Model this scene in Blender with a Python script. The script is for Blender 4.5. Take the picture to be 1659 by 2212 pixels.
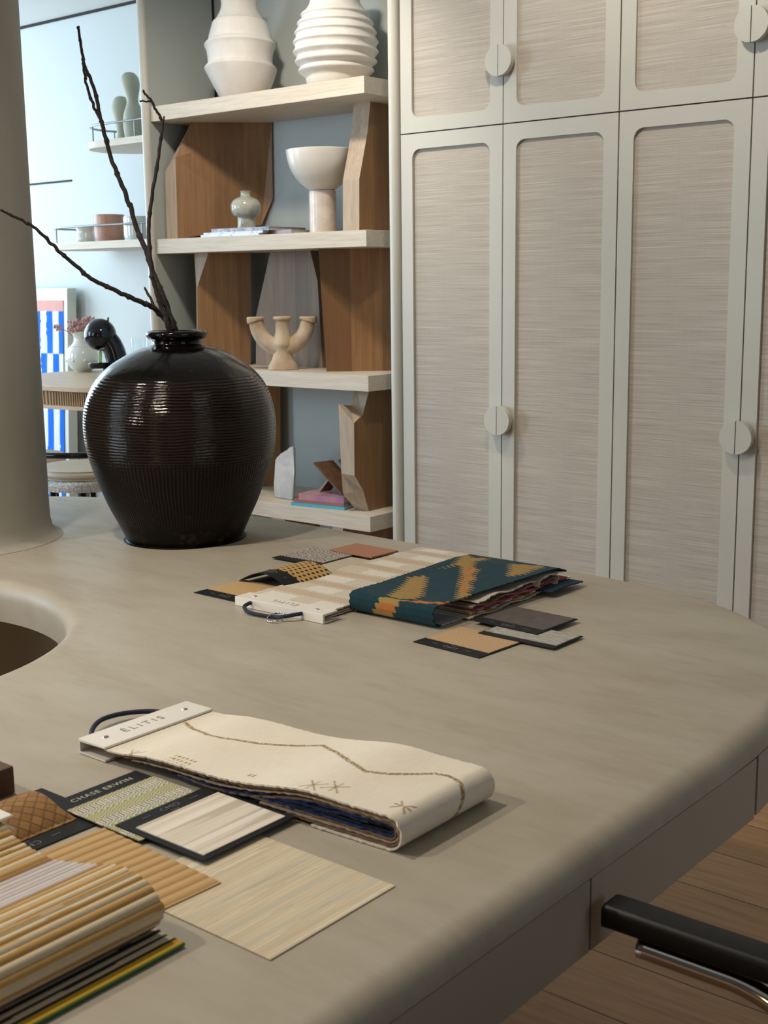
import bpy, bmesh, math, random
from math import sin, cos, pi, radians
from mathutils import Vector, Matrix, noise as mnoise
random.seed(7)
SC = bpy.context.scene
COL = SC.collection
for o in list(bpy.data.objects):
    bpy.data.objects.remove(o)

# ------------------------------------------------------------------ camera
F, YAW, PITCH, ROLL = 2713.58, 0.689635, 0.1815235, -0.0122229
CAM = Vector((0, 0, 1.35))
_f = Vector((-sin(YAW)*cos(PITCH), cos(YAW)*cos(PITCH), -sin(PITCH)))
_r = Vector((cos(YAW), sin(YAW), 0)); _u = _r.cross(_f)
RGT = cos(ROLL)*_r + sin(ROLL)*_u
UPV = -sin(ROLL)*_r + cos(ROLL)*_u
FWD = _f
cd = bpy.data.cameras.new('camera'); cam = bpy.data.objects.new('camera', cd); COL.objects.link(cam)
cd.sensor_fit = 'VERTICAL'; cd.sensor_height = 24.0; cd.lens = 24.0*F/2212
cd.clip_start = 0.05; cd.clip_end = 60
cd.dof.use_dof = True; cd.dof.focus_distance = 2.5; cd.dof.aperture_fstop = 9.0
cam.matrix_world = Matrix(((RGT.x, UPV.x, -FWD.x, CAM.x), (RGT.y, UPV.y, -FWD.y, CAM.y), (RGT.z, UPV.z, -FWD.z, CAM.z), (0, 0, 0, 1)))
SC.camera = cam

def ray(px, py):
    return RGT*((px-829.5)/F) + UPV*(-(py-1106)/F) + FWD
def on_plane(px, py, p0, n):            # a point measured in the photo, laid on a real plane of the room
    d = ray(px, py); t = (Vector(p0)-CAM).dot(n)/d.dot(n)
    return CAM + d*t

# ------------------------------------------------------------------ light
SC.view_settings.view_transform = 'Standard'; SC.view_settings.look = 'None'
SC.view_settings.exposure = 0.85; SC.view_settings.gamma = 1.0
SC.view_settings.use_curve_mapping = False
w = bpy.data.worlds.new('world'); SC.world = w; w.use_nodes = True
w.node_tree.nodes['Background'].inputs[0].default_value = (0.75, 0.85, 1.0, 1)
w.node_tree.nodes['Background'].inputs[1].default_value = 0.45

def area(name, loc, target, sx, sy, power, col):
    l = bpy.data.lights.new(name, 'AREA'); l.shape = 'RECTANGLE'; l.size = sx; l.size_y = sy
    l.energy = power; l.color = col
    o = bpy.data.objects.new(name, l); COL.objects.link(o); o.location = loc
    d = Vector(target)-Vector(loc); o.rotation_euler = d.to_track_quat('-Z', 'Y').to_euler()
    return o
def spot(name, loc, target, power, col, ang=70, blend=.6, rad=.05):
    l = bpy.data.lights.new(name, 'SPOT'); l.energy = power; l.color = col
    l.spot_size = radians(ang); l.spot_blend = blend; l.shadow_soft_size = rad
    o = bpy.data.objects.new(name, l); COL.objects.link(o); o.location = loc
    d = Vector(target)-Vector(loc); o.rotation_euler = d.to_track_quat('-Z', 'Y').to_euler()
    return o
WARM = (1.0, 0.90, 0.76); DAY = (0.68, 0.86, 1.0)
area('assumed_left_daylight', (-7.3, 2.9, 1.7), (-3.6, 2.9, 1.2), 2.3, 1.9, 64, DAY)  # assumed daylight from the left; the wall behind is solid
area('added_left_front_light', (-7.3, -0.4, 1.6), (-1.5, 2.2, .8), 1.8, 1.8, 92, (0.66, 0.84, 1.0))  # added area light for cool side light; no opening in the left wall
area('added_front_fill', (-4.3, -2.45, 1.55), (-1.6, 2.6, .8), 2.6, 1.9, 42, (0.72, 0.87, 1.0))  # added cool fill on cabinets and desk, before a solid front wall
area('right_fill', (1.9, 1.2, 1.5), (-1.0, 2.6, 1.0), 1.7, 1.7, 8, (0.85, 0.92, 1.0))  # added fill that lifts the desk apron, no window stands here
area('assumed_warm_light', (-0.75, -2.45, 1.05), (-2.2, 2.0, 1.0), 0.20, 0.5, 4, (1.0, 0.66, 0.30))  # assumed warm source for the jar's highlight; bare area light, no lamp stands here
spot('assumed_downlight', (-2.85, 2.55, 2.70), (-3.35, 3.5, 1.2), 42, WARM, 105, .7, .07)  # assumed ceiling lamp, inferred from shelf shadows and the jar's shoulder highlight
spot('assumed_downlight', (-1.75, 2.4, 2.70), (-1.8, 3.3, 1.9), 27, WARM, 105, .9, .05)  # assumed ceiling lamp, inferred from the handle shadows
spot('assumed_downlight', (-1.9, 0.9, 2.70), (-1.5, 1.2, .75), 46, WARM, 110, .8, .06)  # unseen downlight added to light the desk top
spot('assumed_downlight', (-2.6, -0.2, 2.70), (-1.6, .8, .75), 68, WARM, 100, .8, .06)  # extra downlight added to brighten the desk

# ------------------------------------------------------------------ helpers
def tag(o, label, cat, group=None):
    o['label'] = label; o['category'] = cat
    if group: o['group'] = group
    return o
def thing(name, label, cat, loc, group=None):
    o = bpy.data.objects.new(name, None); COL.objects.link(o); o.location = loc
    o.empty_display_size = .05
    return tag(o, label, cat, group)
def wloc(o):
    v = Vector((0, 0, 0))
    while o is not None:
        v += Vector(o.location); o = o.parent
    return v
def obj(name, bm, mat, parent=None, smooth=False, origin=None, label=None):
    """bm is in world coordinates; becomes one mesh object"""
    bmesh.ops.recalc_face_normals(bm, faces=bm.faces[:])
    if parent is not None: org = wloc(parent)
    elif origin is not None: org = Vector(origin)
    else: org = Vector((0, 0, 0))
    if origin is not None and parent is not None: org = Vector(origin)
    for v in bm.verts: v.co -= org
    me = bpy.data.meshes.new(name); bm.to_mesh(me); bm.free()
    if smooth:
        for p in me.polygons: p.use_smooth = True
        if smooth != True:
            me.set_sharp_from_angle(angle=radians(smooth))
    me.materials.append(mat)
    o = bpy.data.objects.new(name, me); COL.objects.link(o)
    if parent is not None:
        o.parent = parent; o.location = org - wloc(parent)
    else: o.location = org
    if label: o['label'] = label
    return o
def struct(name, bm, mat, smooth=False):
    o = obj(name, bm, mat, None, smooth); o['kind'] = 'structure'; return o
def B(): return bmesh.new()
def box(bm, x0, x1, y0, y1, z0, z1, bev=0, rot=0, seg=2):
    cx, cy = (x0+x1)/2, (y0+y1)/2
    vs = []
    for z in (z0, z1):
        for (x, y) in ((x0, y0), (x1, y0), (x1, y1), (x0, y1)):
            if rot:
                dx, dy = x-cx, y-cy; x = cx+dx*cos(rot)-dy*sin(rot); y = cy+dx*sin(rot)+dy*cos(rot)
            vs.append(bm.verts.new((x, y, z)))
    fs = [bm.faces.new([vs[i] for i in f]) for f in ((3,2,1,0),(4,5,6,7),(0,1,5,4),(1,2,6,5),(2,3,7,6),(3,0,4,7))]
    if bev:
        es = set(e for f in fs for e in f.edges)
        bmesh.ops.bevel(bm, geom=list(es), offset=bev, segments=seg, affect='EDGES', profile=.5)
    return bm
def lathe(bm, prof, c, seg=64, wob=None, cap=True):
    """prof [(r,z)] around vertical axis at c=(x,y,z0)"""
    rings = []
    for (r, z) in prof:
        ring = []
        for i in range(seg):
            a = 2*pi*i/seg
            rr, zz = (r, z) if wob is None else wob(r, z, a)
            ring.append(bm.verts.new((c[0]+rr*cos(a), c[1]+rr*sin(a), c[2]+zz)))
        rings.append(ring)
    for A, Bq in zip(rings, rings[1:]):
        for i in range(seg):
            j = (i+1) % seg
            bm.faces.new((A[i], A[j], Bq[j], Bq[i]))
    if cap:
        bm.faces.new(rings[0][::-1]); bm.faces.new(rings[-1])
    return bm
def smooth_prof(pts, n=8):
    out = []
    m = len(pts)
    for i in range(m-1):
        p0 = pts[max(i-1, 0)]; p1 = pts[i]; p2 = pts[i+1]; p3 = pts[min(i+2, m-1)]
        for k in range(n):
            t = k/n
            out.append(tuple(.5*((2*p1[j])+(-p0[j]+p2[j])*t+(2*p0[j]-5*p1[j]+4*p2[j]-p3[j])*t*t+(-p0[j]+3*p1[j]-3*p2[j]+p3[j])*t**3) for j in range(len(p1))))
    out.append(tuple(pts[-1])); return out
def tube(bm, pts, rad, seg=10, closed=False):
    pts = [Vector(p) for p in pts]; n = len(pts); rings = []
    rads = rad if isinstance(rad, (list, tuple)) else [rad]*n
    prev = None
    for i in range(n):
        if closed: t = pts[(i+1) % n]-pts[i-1]
        else: t = pts[min(i+1, n-1)]-pts[max(i-1, 0)]
        t.normalize()
        if prev is None:
            a = Vector((0, 0, 1)) if abs(t.z) < .9 else Vector((1, 0, 0))
        else: a = prev
        s = t.cross(a).normalized(); b = s.cross(t).normalized(); prev = b
        rings.append([bm.verts.new(pts[i]+rads[i]*(cos(2*pi*k/seg)*s+sin(2*pi*k/seg)*b)) for k in range(seg)])
    rng = range(n) if closed else range(n-1)
    for i in rng:
        A = rings[i]; Bq = rings[(i+1) % n]
        for k in range(seg):
            j = (k+1) % seg; bm.faces.new((A[k], A[j], Bq[j], Bq[k]))
    if not closed:
        bm.faces.new(rings[0][::-1]); bm.faces.new(rings[-1])
    return bm
def loft(bm, near, far):
    """solid between two polygons of the same point count"""
    a = [bm.verts.new(p) for p in near]; b = [bm.verts.new(p) for p in far]
    bm.faces.new(a); bm.faces.new(b[::-1]); n = len(a)
    for i in range(n):
        j = (i+1) % n; bm.faces.new((a[j], a[i], b[i], b[j]))
    return bm
def rings_mesh(bm, rings, cap0=True, cap1=True):
    R = [[bm.verts.new(p) for p in r] for r in rings]
    for A, Bq in zip(R, R[1:]):
        n = len(A)
        for i in range(n):
            j = (i+1) % n; bm.faces.new((A[i], A[j], Bq[j], Bq[i]))
    if cap0: bm.faces.new(R[0][::-1])
    if cap1: bm.faces.new(R[-1])
    return R
def offset_loop(pts, d):
    n = len(pts); out = []
    for i in range(n):
        a = Vector(pts[i-1]); b = Vector(pts[(i+1) % n]); t = (b-a); t.normalize()
        nrm = Vector((-t.y, t.x)); out.append(tuple(Vector(pts[i])+nrm*d))
    return out                # positive d = inward for counter-clockwise loops
def text_mesh(body, size, org, u, v, thick=.0004, spacing=1.0, align='CENTER'):
    cu = bpy.data.curves.new('lettering', 'FONT'); cu.body = body; cu.size = size
    cu.align_x = align; cu.align_y = 'CENTER'; cu.space_character = spacing; cu.extrude = thick; cu.resolution_u = 3
    t = bpy.data.objects.new('lettering_source', cu); COL.objects.link(t)
    dg = bpy.context.evaluated_depsgraph_get(); dg.update()
    me = bpy.data.meshes.new_from_object(t.evaluated_get(dg))
    bpy.data.objects.remove(t); bpy.data.curves.remove(cu)
    bm = bmesh.new(); bm.from_mesh(me); bpy.data.meshes.remove(me)
    u = Vector(u); v = Vector(v); nn = u.cross(v); o = Vector(org)
    for q in bm.verts: q.co = o+u*q.co.x+v*q.co.y+nn*q.co.z
    return bm

# ------------------------------------------------------------------ materials
def new_mat(name):
    m = bpy.data.materials.new(name); m.use_nodes = True
    nt = m.node_tree; bs = nt.nodes['Principled BSDF']; return m, nt, bs
def coords(nt, scale=(1, 1, 1), rot=(0, 0, 0)):
    tc = nt.nodes.new('ShaderNodeTexCoord'); mp = nt.nodes.new('ShaderNodeMapping')
    mp.inputs['Scale'].default_value = scale; mp.inputs['Rotation'].default_value = rot
    nt.links.new(tc.outputs['Object'], mp.inputs['Vector']); return mp.outputs['Vector']
def nz(nt, vec, scale, detail=4, rough=.55):
    n = nt.nodes.new('ShaderNodeTexNoise'); n.inputs['Scale'].default_value = scale
    n.inputs['Detail'].default_value = detail; n.inputs['Roughness'].default_value = rough
    nt.links.new(vec, n.inputs['Vector']); return n.outputs['Fac']
def ramp(nt, fac, stops):
    r = nt.nodes.new('ShaderNodeValToRGB'); e = r.color_ramp.elements
    while len(e) < len(stops): e.new(.5)
    for k, (p, c) in enumerate(stops):
        e[k].position = p; e[k].color = (*c, 1)
    nt.links.new(fac, r.inputs['Fac']); return r.outputs['Color']
def add_bump(nt, bs, h, strength, dist=.002):
    b = nt.nodes.new('ShaderNodeBump'); b.inputs['Strength'].default_value = strength; b.inputs['Distance'].default_value = dist
    nt.links.new(h, b.inputs['Height']); nt.links.new(b.outputs['Normal'], bs.inputs['Normal'])
def pmat(name, c1, c2=None, scale=(1, 1, 1), ns=6, detail=4, rough=.5, bump=0, bs_scale=None, bdist=.002, metal=0, coat=0, lo=.35, hi=.65, spec=.5, rot=(0, 0, 0)):
    m, nt, bs = new_mat(name)
    c2 = c2 or tuple(x*.92 for x in c1)
    v = coords(nt, scale, rot); f = nz(nt, v, ns, detail)
    nt.links.new(ramp(nt, f, [(lo, c1), (hi, c2)]), bs.inputs['Base Color'])
    bs.inputs['Roughness'].default_value = rough; bs.inputs['Metallic'].default_value = metal
    bs.inputs['Coat Weight'].default_value = coat; bs.inputs['Coat Roughness'].default_value = .08
    bs.inputs['Specular IOR Level'].default_value = spec
    if bump:
        g = f if bs_scale is None else nz(nt, v, bs_scale, 5)
        add_bump(nt, bs, g, bump, bdist)
    return m
def math_node(nt, op, a, b=None):
    n = nt.nodes.new('ShaderNodeMath'); n.operation = op
    for k, x in enumerate((a, b)):
        if x is None: continue
        if isinstance(x, (int, float)): n.inputs[k].default_value = x
        else: nt.links.new(x, n.inputs[k])
    return n.outputs[0]
def mixc(nt, fac, a, b):
    n = nt.nodes.new('ShaderNodeMix'); n.data_type = 'RGBA'
    if isinstance(fac, float): n.inputs[0].default_value = fac
    else: nt.links.new(fac, n.inputs[0])
    for k, x in ((6, a), (7, b)):
        if isinstance(x, tuple): n.inputs[k].default_value = (*x, 1)
        else: nt.links.new(x, n.inputs[k])
    return n.outputs[2]
def oak_mat(name, base, dark, grain_axis=0, rough=.5, g=1.0, boards=0, board_axis=0):
    """streaky wood; grain runs along axis grain_axis; boards = width of glued boards"""
    m, nt, bs = new_mat(name)
    sc = [26*g]*3; sc[grain_axis] = 1.6*g
    v = coords(nt, tuple(sc)); f1 = nz(nt, v, 2.2, 6, .6)
    sc2 = [110*g]*3; sc2[grain_axis] = 4*g
    f2 = nz(nt, coords(nt, tuple(sc2)), 2, 3)
    col = ramp(nt, f1, [(.3, base), (.7, dark)])
    col = mixc(nt, math_node(nt, 'MULTIPLY', ramp(nt, f2, [(.45, (0, 0, 0)), (.75, (1, 1, 1))]), .45), col, tuple(x*.62 for x in dark))
    if boards:
        sp = nt.nodes.new('ShaderNodeSeparateXYZ'); tc = nt.nodes.new('ShaderNodeTexCoord')
        nt.links.new(tc.outputs['Object'], sp.inputs[0])
        q = math_node(nt, 'FLOOR', math_node(nt, 'DIVIDE', sp.outputs[board_axis], boards))
        wn = nt.nodes.new('ShaderNodeTexWhiteNoise'); wn.noise_dimensions = '1D'; nt.links.new(q, wn.inputs['W'])
        col = mixc(nt, math_node(nt, 'MULTIPLY', wn.outputs['Value'], .85), col, tuple(x*.60 for x in dark))
    nt.links.new(col, bs.inputs['Base Color']); bs.inputs['Roughness'].default_value = rough
    add_bump(nt, bs, f2, .15, .001)
    return m
def vcol_mat(name, rough=.9, weave=900, bump=.3, bdist=.0008, sheen=.05):
    m, nt, bs = new_mat(name)
    a = nt.nodes.new('ShaderNodeAttribute'); a.attribute_name = 'Col'
    f = nz(nt, coords(nt), weave, 2)
    nt.links.new(mixc(nt, math_node(nt, 'MULTIPLY', f, .16), a.outputs['Color'], (.05, .04, .03)), bs.inputs['Base Color'])
    bs.inputs['Roughness'].default_value = rough; bs.inputs['Sheen Weight'].default_value = sheen
    bs.inputs['Specular IOR Level'].default_value = .12
    add_bump(nt, bs, f, bump, bdist)
    return m

M = {}
M['paint'] = pmat('warm_grey_paint', (.50, .485, .43), (.52, .505, .45), ns=3, rough=.42, bump=.04, bs_scale=300, bdist=.0005)
M['wallblue'] = pmat('pale_wall_paint', (.54, .585, .58), (.56, .60, .60), ns=2, rough=.7)
M['alcove'] = pmat('grey_green_wall_paint', (.355, .385, .37), (.37, .40, .385), ns=2, rough=.6)
M['darkwall'] = pmat('low_bounce_dark_wall', (.09, .085, .08), ns=2, rough=.8)  # unseen walls coloured dark to cut bounce light and jar reflections
M['ceiling'] = pmat('ceiling_paint', (.62, .64, .63), (.64, .66, .65), ns=2, rough=.8)
M['plaster'] = pmat('column_microcement', (.40, .375, .315), (.34, .32, .265), scale=(1, 1, .35), ns=5, detail=6, rough=.55, bump=.08, bs_scale=14, bdist=.004)
M['gap'] = pmat('gap_shade_black', (.015, .015, .016), ns=5, rough=.8)  # flat black put in for the shade inside narrow gaps
def cement():
    m, nt, bs = new_mat('beige_microcement')
    f1 = nz(nt, coords(nt, (1.2, 3.4, 1), (0, 0, .5)), 2.3, 7, .62); f2 = nz(nt, coords(nt, (2, 7, 2), (0, 0, .75)), 5, 6, .6)
    f3 = nz(nt, coords(nt), 160, 3)
    c = ramp(nt, f1, [(.3, (.335, .283, .213)), (.5, (.380, .333, .258)), (.72, (.415, .37, .295))])
    c = mixc(nt, math_node(nt, 'MULTIPLY', ramp(nt, f2, [(.48, (0, 0, 0)), (.75, (1, 1, 1))]), .5), c, (.30, .26, .19))
    nt.links.new(c, bs.inputs['Base Color'])
    nt.links.new(math_node(nt, 'ADD', math_node(nt, 'MULTIPLY', f2, .25), .36), bs.inputs['Roughness'])
    add_bump(nt, bs, f3, .06, .001); return m
M['cement'] = cement()
M['apron'] = pmat('taupe_lacquer', (.36, .315, .25), (.37, .325, .26), ns=4, rough=.5)
def grasscloth():
    m, nt, bs = new_mat('woven_grasscloth')
    a = nz(nt, coords(nt, (1.1, 1, 95)), 3.2, 5, .65); b = nz(nt, coords(nt, (1.6, 1, 330)), 2.5, 3)
    v = nz(nt, coords(nt, (420, 1, 3)), 2, 1)
    c = ramp(nt, a, [(.28, (.33, .29, .245)), (.5, (.44, .395, .34)), (.72, (.55, .505, .44))])
    c = mixc(nt, ramp(nt, b, [(.60, (0, 0, 0)), (.74, (.8, .8, .8))]), c, (.64, .61, .55))
    c = mixc(nt, math_node(nt, 'MULTIPLY', ramp(nt, v, [(.5, (0, 0, 0)), (.8, (1, 1, 1))]), .25), c, (.30, .26, .22))
    nt.links.new(c, bs.inputs['Base Color']); bs.inputs['Roughness'].default_value = .75
    add_bump(nt, bs, b, .4, .0012); return m
M['grasscloth'] = grasscloth()
M['ash'] = oak_mat('pale_ash_wood', (.66, .58, .47), (.57, .48, .37), 0, .5)
M['ashz'] = oak_mat('pale_sawn_wood', (.50, .40, .30), (.42, .32, .23), 2, .6)
M['oakz'] = oak_mat('brown_oak_boards', (.345, .18, .075), (.24, .118, .047), 2, .42, .8, .085, 1)
M['oakx'] = oak_mat('brown_oak_boards_front', (.345, .18, .075), (.225, .108, .044), 2, .42, .8, .085, 0)
M['greyoak'] = oak_mat('greyed_oak_board', (.30, .215, .145), (.215, .15, .10), 2, .6, .8, .07, 0)
M['counter'] = oak_mat('blond_oak_counter', (.56, .42, .27), (.48, .34, .21), 0, .4)
M['ceramic'] = pmat('chalky_white_ceramic', (.68, .66, .63), (.56, .52, .47), ns=7, detail=8, rough=.8, bump=.35, bs_scale=40, bdist=.004, lo=.35, hi=.75)
M['gloss_cream'] = pmat('cream_lacquered_metal', (.70, .67, .61), ns=3, rough=.3)
M['marble'] = pmat('beige_marble', (.66, .60, .54), (.54, .44, .37), ns=22, detail=9, rough=.25, lo=.4, hi=.72)
M['jade'] = pmat('glazed_grey_green_ceramic', (.46, .46, .39), (.13, .17, .09), ns=16, detail=6, rough=.12, coat=.6, lo=.48, hi=.75)
M['terra'] = pmat('sandy_terracotta', (.60, .48, .35), (.38, .24, .135), ns=11, detail=10, rough=.85, bump=.7, bs_scale=60, bdist=.003, lo=.35, hi=.72)
M['stone'] = pmat('white_rough_marble', (.60, .58, .56), (.36, .34, .34), ns=12, detail=8, rough=.6, bump=.5, bs_scale=30, bdist=.005, lo=.4, hi=.78)
M['paper'] = pmat('page_paper', (.62, .60, .55), (.50, .48, .44), scale=(1, 1, 60), ns=6, rough=.8)
M['twig'] = pmat('dark_bark', (.05, .032, .028), (.022, .016, .015), ns=60, rough=.7, bump=.5, bdist=.002)
M['black'] = pmat('black_card', (.008, .008, .009), ns=40, rough=.6, spec=.25)
M['blackgloss'] = pmat('gloss_black_plastic', (.004, .005, .008), ns=5, rough=.1, coat=.1, spec=.35)
M['blackpad'] = pmat('black_arm_pad', (.005, .005, .006), ns=90, rough=.45, bump=.1, spec=.3)
M['chrome'] = pmat('chrome', (.75, .75, .75), (.72, .72, .72), ns=3, rough=.08, metal=1)
M['steel'] = pmat('grey_metal_rail', (.30, .32, .34), ns=3, rough=.35, metal=.8)
M['whiteplastic'] = pmat('off_white_plastic', (.76, .71, .63), ns=3, rough=.4)
M['cord'] = pmat('navy_elastic_cord', (.01, .014, .035), ns=300, rough=.8, bump=.3)
M['grey_ink'] = pmat('grey_ink', (.22, .21, .20), ns=3, rough=.5)
M['gold_ink'] = pmat('pale_gold_ink', (.45, .40, .31), ns=3, rough=.5)
M['dim_ink'] = pmat('dim_grey_ink', (.14, .14, .145), ns=3, rough=.5)
M['walnut'] = pmat('dark_walnut_block', (.115, .055, .028), (.075, .035, .018), scale=(2, 20, 20), ns=3, rough=.45)
M['redwood'] = pmat('reddish_brown_wood', (.16, .085, .05), (.11, .055, .03), scale=(3, 20, 20), ns=3, rough=.4)
M['vcol'] = vcol_mat('woven_textile')
M['vcol_flat'] = vcol_mat('flat_woven_sample', rough=.8, weave=1400, bump=.15)
M['tan'] = pmat('tan_leather', (.42, .37, .285), (.38, .33, .25), ns=12, rough=.45, bump=.15, bs_scale=60)
M['boucle'] = pmat('white_boucle', (.72, .71, .69), (.42, .41, .40), ns=110, detail=3, rough=.95, bump=1.0, bdist=.01, lo=.4, hi=.7)
M['glass'] = None
def glass():
    m, nt, bs = new_mat('clear_glass'); bs.inputs['Transmission Weight'].default_value = 1
    bs.inputs['Roughness'].default_value = .02; bs.inputs['IOR'].default_value = 1.3
    bs.inputs['Base Color'].default_value = (.95, .98, 1, 1); return m
M['glass'] = glass()

def floor_mat():
    m, nt, bs = new_mat('oak_plank_floor')
    tc = nt.nodes.new('ShaderNodeTexCoord')
    mp = nt.nodes.new('ShaderNodeMapping'); mp.inputs['Rotation'].default_value = (0, 0, radians(0)); nt.links.new(tc.outputs['Object'], mp.inputs[0])
    br = nt.nodes.new('ShaderNodeTexBrick'); br.offset = .37; br.inputs['Scale'].default_value = 1
    br.inputs['Brick Width'].default_value = 1.7; br.inputs['Row Height'].default_value = .19
    br.inputs['Mortar Size'].default_value = .0018; br.inputs['Mortar Smooth'].default_value = 0
    br.inputs['Color1'].default_value = (.46, .26, .125, 1); br.inputs['Color2'].default_value = (.36, .195, .09, 1)
    br.inputs['Mortar'].default_value = (.05, .025, .012, 1); nt.links.new(mp.outputs[0], br.inputs['Vector'])
    f = nz(nt, coords(nt, (1.5, 22, 1)), 3, 6, .6)
    c = mixc(nt, math_node(nt, 'MULTIPLY', ramp(nt, f, [(.4, (0, 0, 0)), (.7, (1, 1, 1))]), .55), br.outputs['Color'], (.21, .105, .045))
    nt.links.new(c, bs.inputs['Base Color']); bs.inputs['Roughness'].default_value = .42
    return m
M['floor'] = floor_mat()

# ------------------------------------------------------------------ room shell
CEIL = 2.73
WY = 4.30         # pale back wall
struct('floor', box(B(), -7.7, 2.3, -2.8, 4.6, -.1, 0), M['floor'])
struct('ceiling', box(B(), -7.7, 2.3, -2.8, 4.6, CEIL, CEIL+.1), M['ceiling'])
struct('wall_back', box(B(), -7.7, -3.913, WY, WY+.15, 0, CEIL), M['wallblue'])
struct('wall_right', box(B(), 2.05, 2.2, -2.8, 4.6, 0, CEIL), M['darkwall'])
struct('wall_left', box(B(), -7.6, -7.45, -2.8, 4.6, 0, CEIL), M['wallblue'])
struct('wall_front', box(B(), -7.7, 2.3, -2.75, -2.6, 0, CEIL), M['darkwall'])
# alcove that holds the open shelves
YB = 3.667
struct('wall_alcove_back', box(B(), -3.874, -2.648, YB+.004, YB+.06, 0, CEIL), M['alcove'])
bm = box(B(), -3.912, -3.879, 3.312, WY, 0, CEIL)
struct('wall_alcove_left', bm, M['alcove'])
bm = lathe(B(), [(.0175, 0), (.0175, CEIL)], (-3.8955, 3.312, 0), 32)
struct('trim_1', bm, M['paint'], 40)
bm = box(B(), -2.684, -2.646, 3.318, 3.72, 0, CEIL)
struct('wall_alcove_right', bm, M['paint'])
bm = lathe(B(), [(.0215, 0), (.0215, CEIL)], (-2.664, 3.312, 0), 32)
struct('trim_2', bm, M['paint'], 40)
struct('gap_shade_ceiling', box(B(), -7.45, -3.913, WY-.006, WY, CEIL-.014, CEIL), M['gap'])      # black strip drawn for the shadow gap under the ceiling
pa = on_plane(40, 396.5, (0, WY-.003, 0), Vector((0, 1, 0))); pb = on_plane(154.5, 390, (0, WY-.003, 0), Vector((0, 1, 0)))
struct('gap_shade_wall', box(B(), pa.x, pb.x, WY-.004, WY, pb.z-.005, pb.z+.005), M['gap'])  # black strip drawn for the shade in the wall slot
struct('gap_shade_corner', box(B(), -3.8785, -3.8755, YB-.006, YB+.004, 0, CEIL), M['gap'])  # black strip drawn for the shadow gap in the alcove corner
# round column through the desk
PC = (-2.705, 1.635)
bm = lathe(B(), [(.232, 0), (.232, .7502), (.262, .7506), (.248, .755), (.238, .766), (.233, .79), (.232, .83), (.232, CEIL)], (PC[0], PC[1], 0), 96)
o = struct('column', bm, M['plaster'], 50)

# ------------------------------------------------------------------ wardrobe wall: two upper, two lower cabinets
DX = [-2.6336, -2.2340, -1.8372, -1.4403, -1.0434]
CY = 3.300
def rrect(x0, x1, z0, z1, r, n=8):
    pts = []
    for (cx, cz, a0) in ((x1-r, z1-r, 0), (x0+r, z1-r, pi/2), (x0+r, z0+r, pi), (x1-r, z0+r, 3*pi/2)):
        for k in range(n+1):
            a = a0+pi/2*k/n; pts.append((cx+r*cos(a), cz+r*sin(a)))
    return pts
def door_frame(x0, x1, z0, z1, ix0, ix1, iz0, iz1):
    bm = bmesh.new(); g = .002; x0 += g; x1 -= g; z0 += g; z1 -= g
    inner = rrect(ix0, ix1, iz0, iz1, .030)
    def out(p):      # matching point on the outer rectangle
        n = len(inner)
        return p
    outer = []
    per = len(inner)//4
    corners = ((x1, z1), (x0, z1), (x0, z0), (x1, z0))
    for q in range(4):
        c = corners[q]
        for k in range(per):
            t = k/(per-1)
            # slide along the two edges that meet in this corner
            ip = inner[q*per+k]
            if q in (0, 2):
                p = (c[0], ip[1]) if t < .5 else (ip[0], c[1])
            else:
                p = (ip[0], c[1]) if t < .5 else (c[0], ip[1])
            if k == per//2: p = c
            outer.append(p)
    def V(p, y): return bm.verts.new((p[0], y, p[1]))
    yf, yb = CY, CY+.022
    of = [V(p, yf) for p in outer]; ob = [V(p, yb) for p in outer]
    if_ = [V(p, yf) for p in inner]; ib = [V(p, yb) for p in inner]
    n = len(inner)
    for i in range(n):
        j = (i+1) % n
        bm.faces.new((of[i], of[j], if_[j], if_[i])); bm.faces.new((ob[j], ob[i], ib[i], ib[j]))
        bm.faces.new((of[j], of[i], ob[i], ob[j])); bm.faces.new((if_[i], if_[j], ib[j], ib[i]))
    bmesh.ops.remove_doubles(bm, verts=bm.verts[:], dist=1e-6)
    return bm
def half_knob(side, xs, z):
    """half disc pull on a short shank; side -1 left half, +1 right half"""
    bm = bmesh.new(); r = .0455; g = .0015
    def poly(rr, gg):
        a0 = -pi/2 if side > 0 else pi/2
        return [(xs+side*gg + rr*cos(a0+pi*k/28)*1.0, z+rr*sin(a0+pi*k/28)) for k in range(29)]
    for (rr, gg, y0, y1) in ((r, g, CY-.030, CY-.012), (r*.72, .004, CY-.012, CY)):
        p = poly(rr, gg); loft(bm, [(a, y0, b) for a, b in p], [(a, y1, b) for a, b in p])
    return bm
def cabinet(name, i0, z0, z1, iz0, iz1, hz, label):
    x0, x1 = DX[i0], DX[i0+2]
    t = thing(name, label, 'cabinet', ((x0+x1)/2, CY+.3, z0))
    bm = box(B(), x0+.0005, x1-.0005, CY+.024, CY+.58, z0+.0005, z1-.0005)
    obj('body', bm, M['gap'] if False else M['carcass'], t)
    for k in (0, 1):
        a, b = DX[i0+k], DX[i0+k+1]
        d = obj('door', door_frame(a, b, z0, z1, a+.0475, b-.0485, iz0, iz1), M['paint'], t, 35, origin=((a+b)/2, CY, z0))
        p = box(B(), a+.040, b-.040, CY+.009, CY+.021, iz0-.006, iz1+.006)
        obj('grasscloth_panel', p, M['grasscloth'], d)
        side = -1 if k == 0 else 1
        h = half_knob(side, DX[i0+1], hz)
        obj('handle', h, M['paint'], d, 35)
    return t
M['carcass'] = pmat('dark_cabinet_carcass', (.10, .10, .10), ns=3, rough=.8)
cabinet('wall_cabinet', 0, 1.8165, CEIL, 1.863, CEIL-.05, 1.998, 'upper grasscloth-panelled double-door cabinet next to the open shelves')
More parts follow.
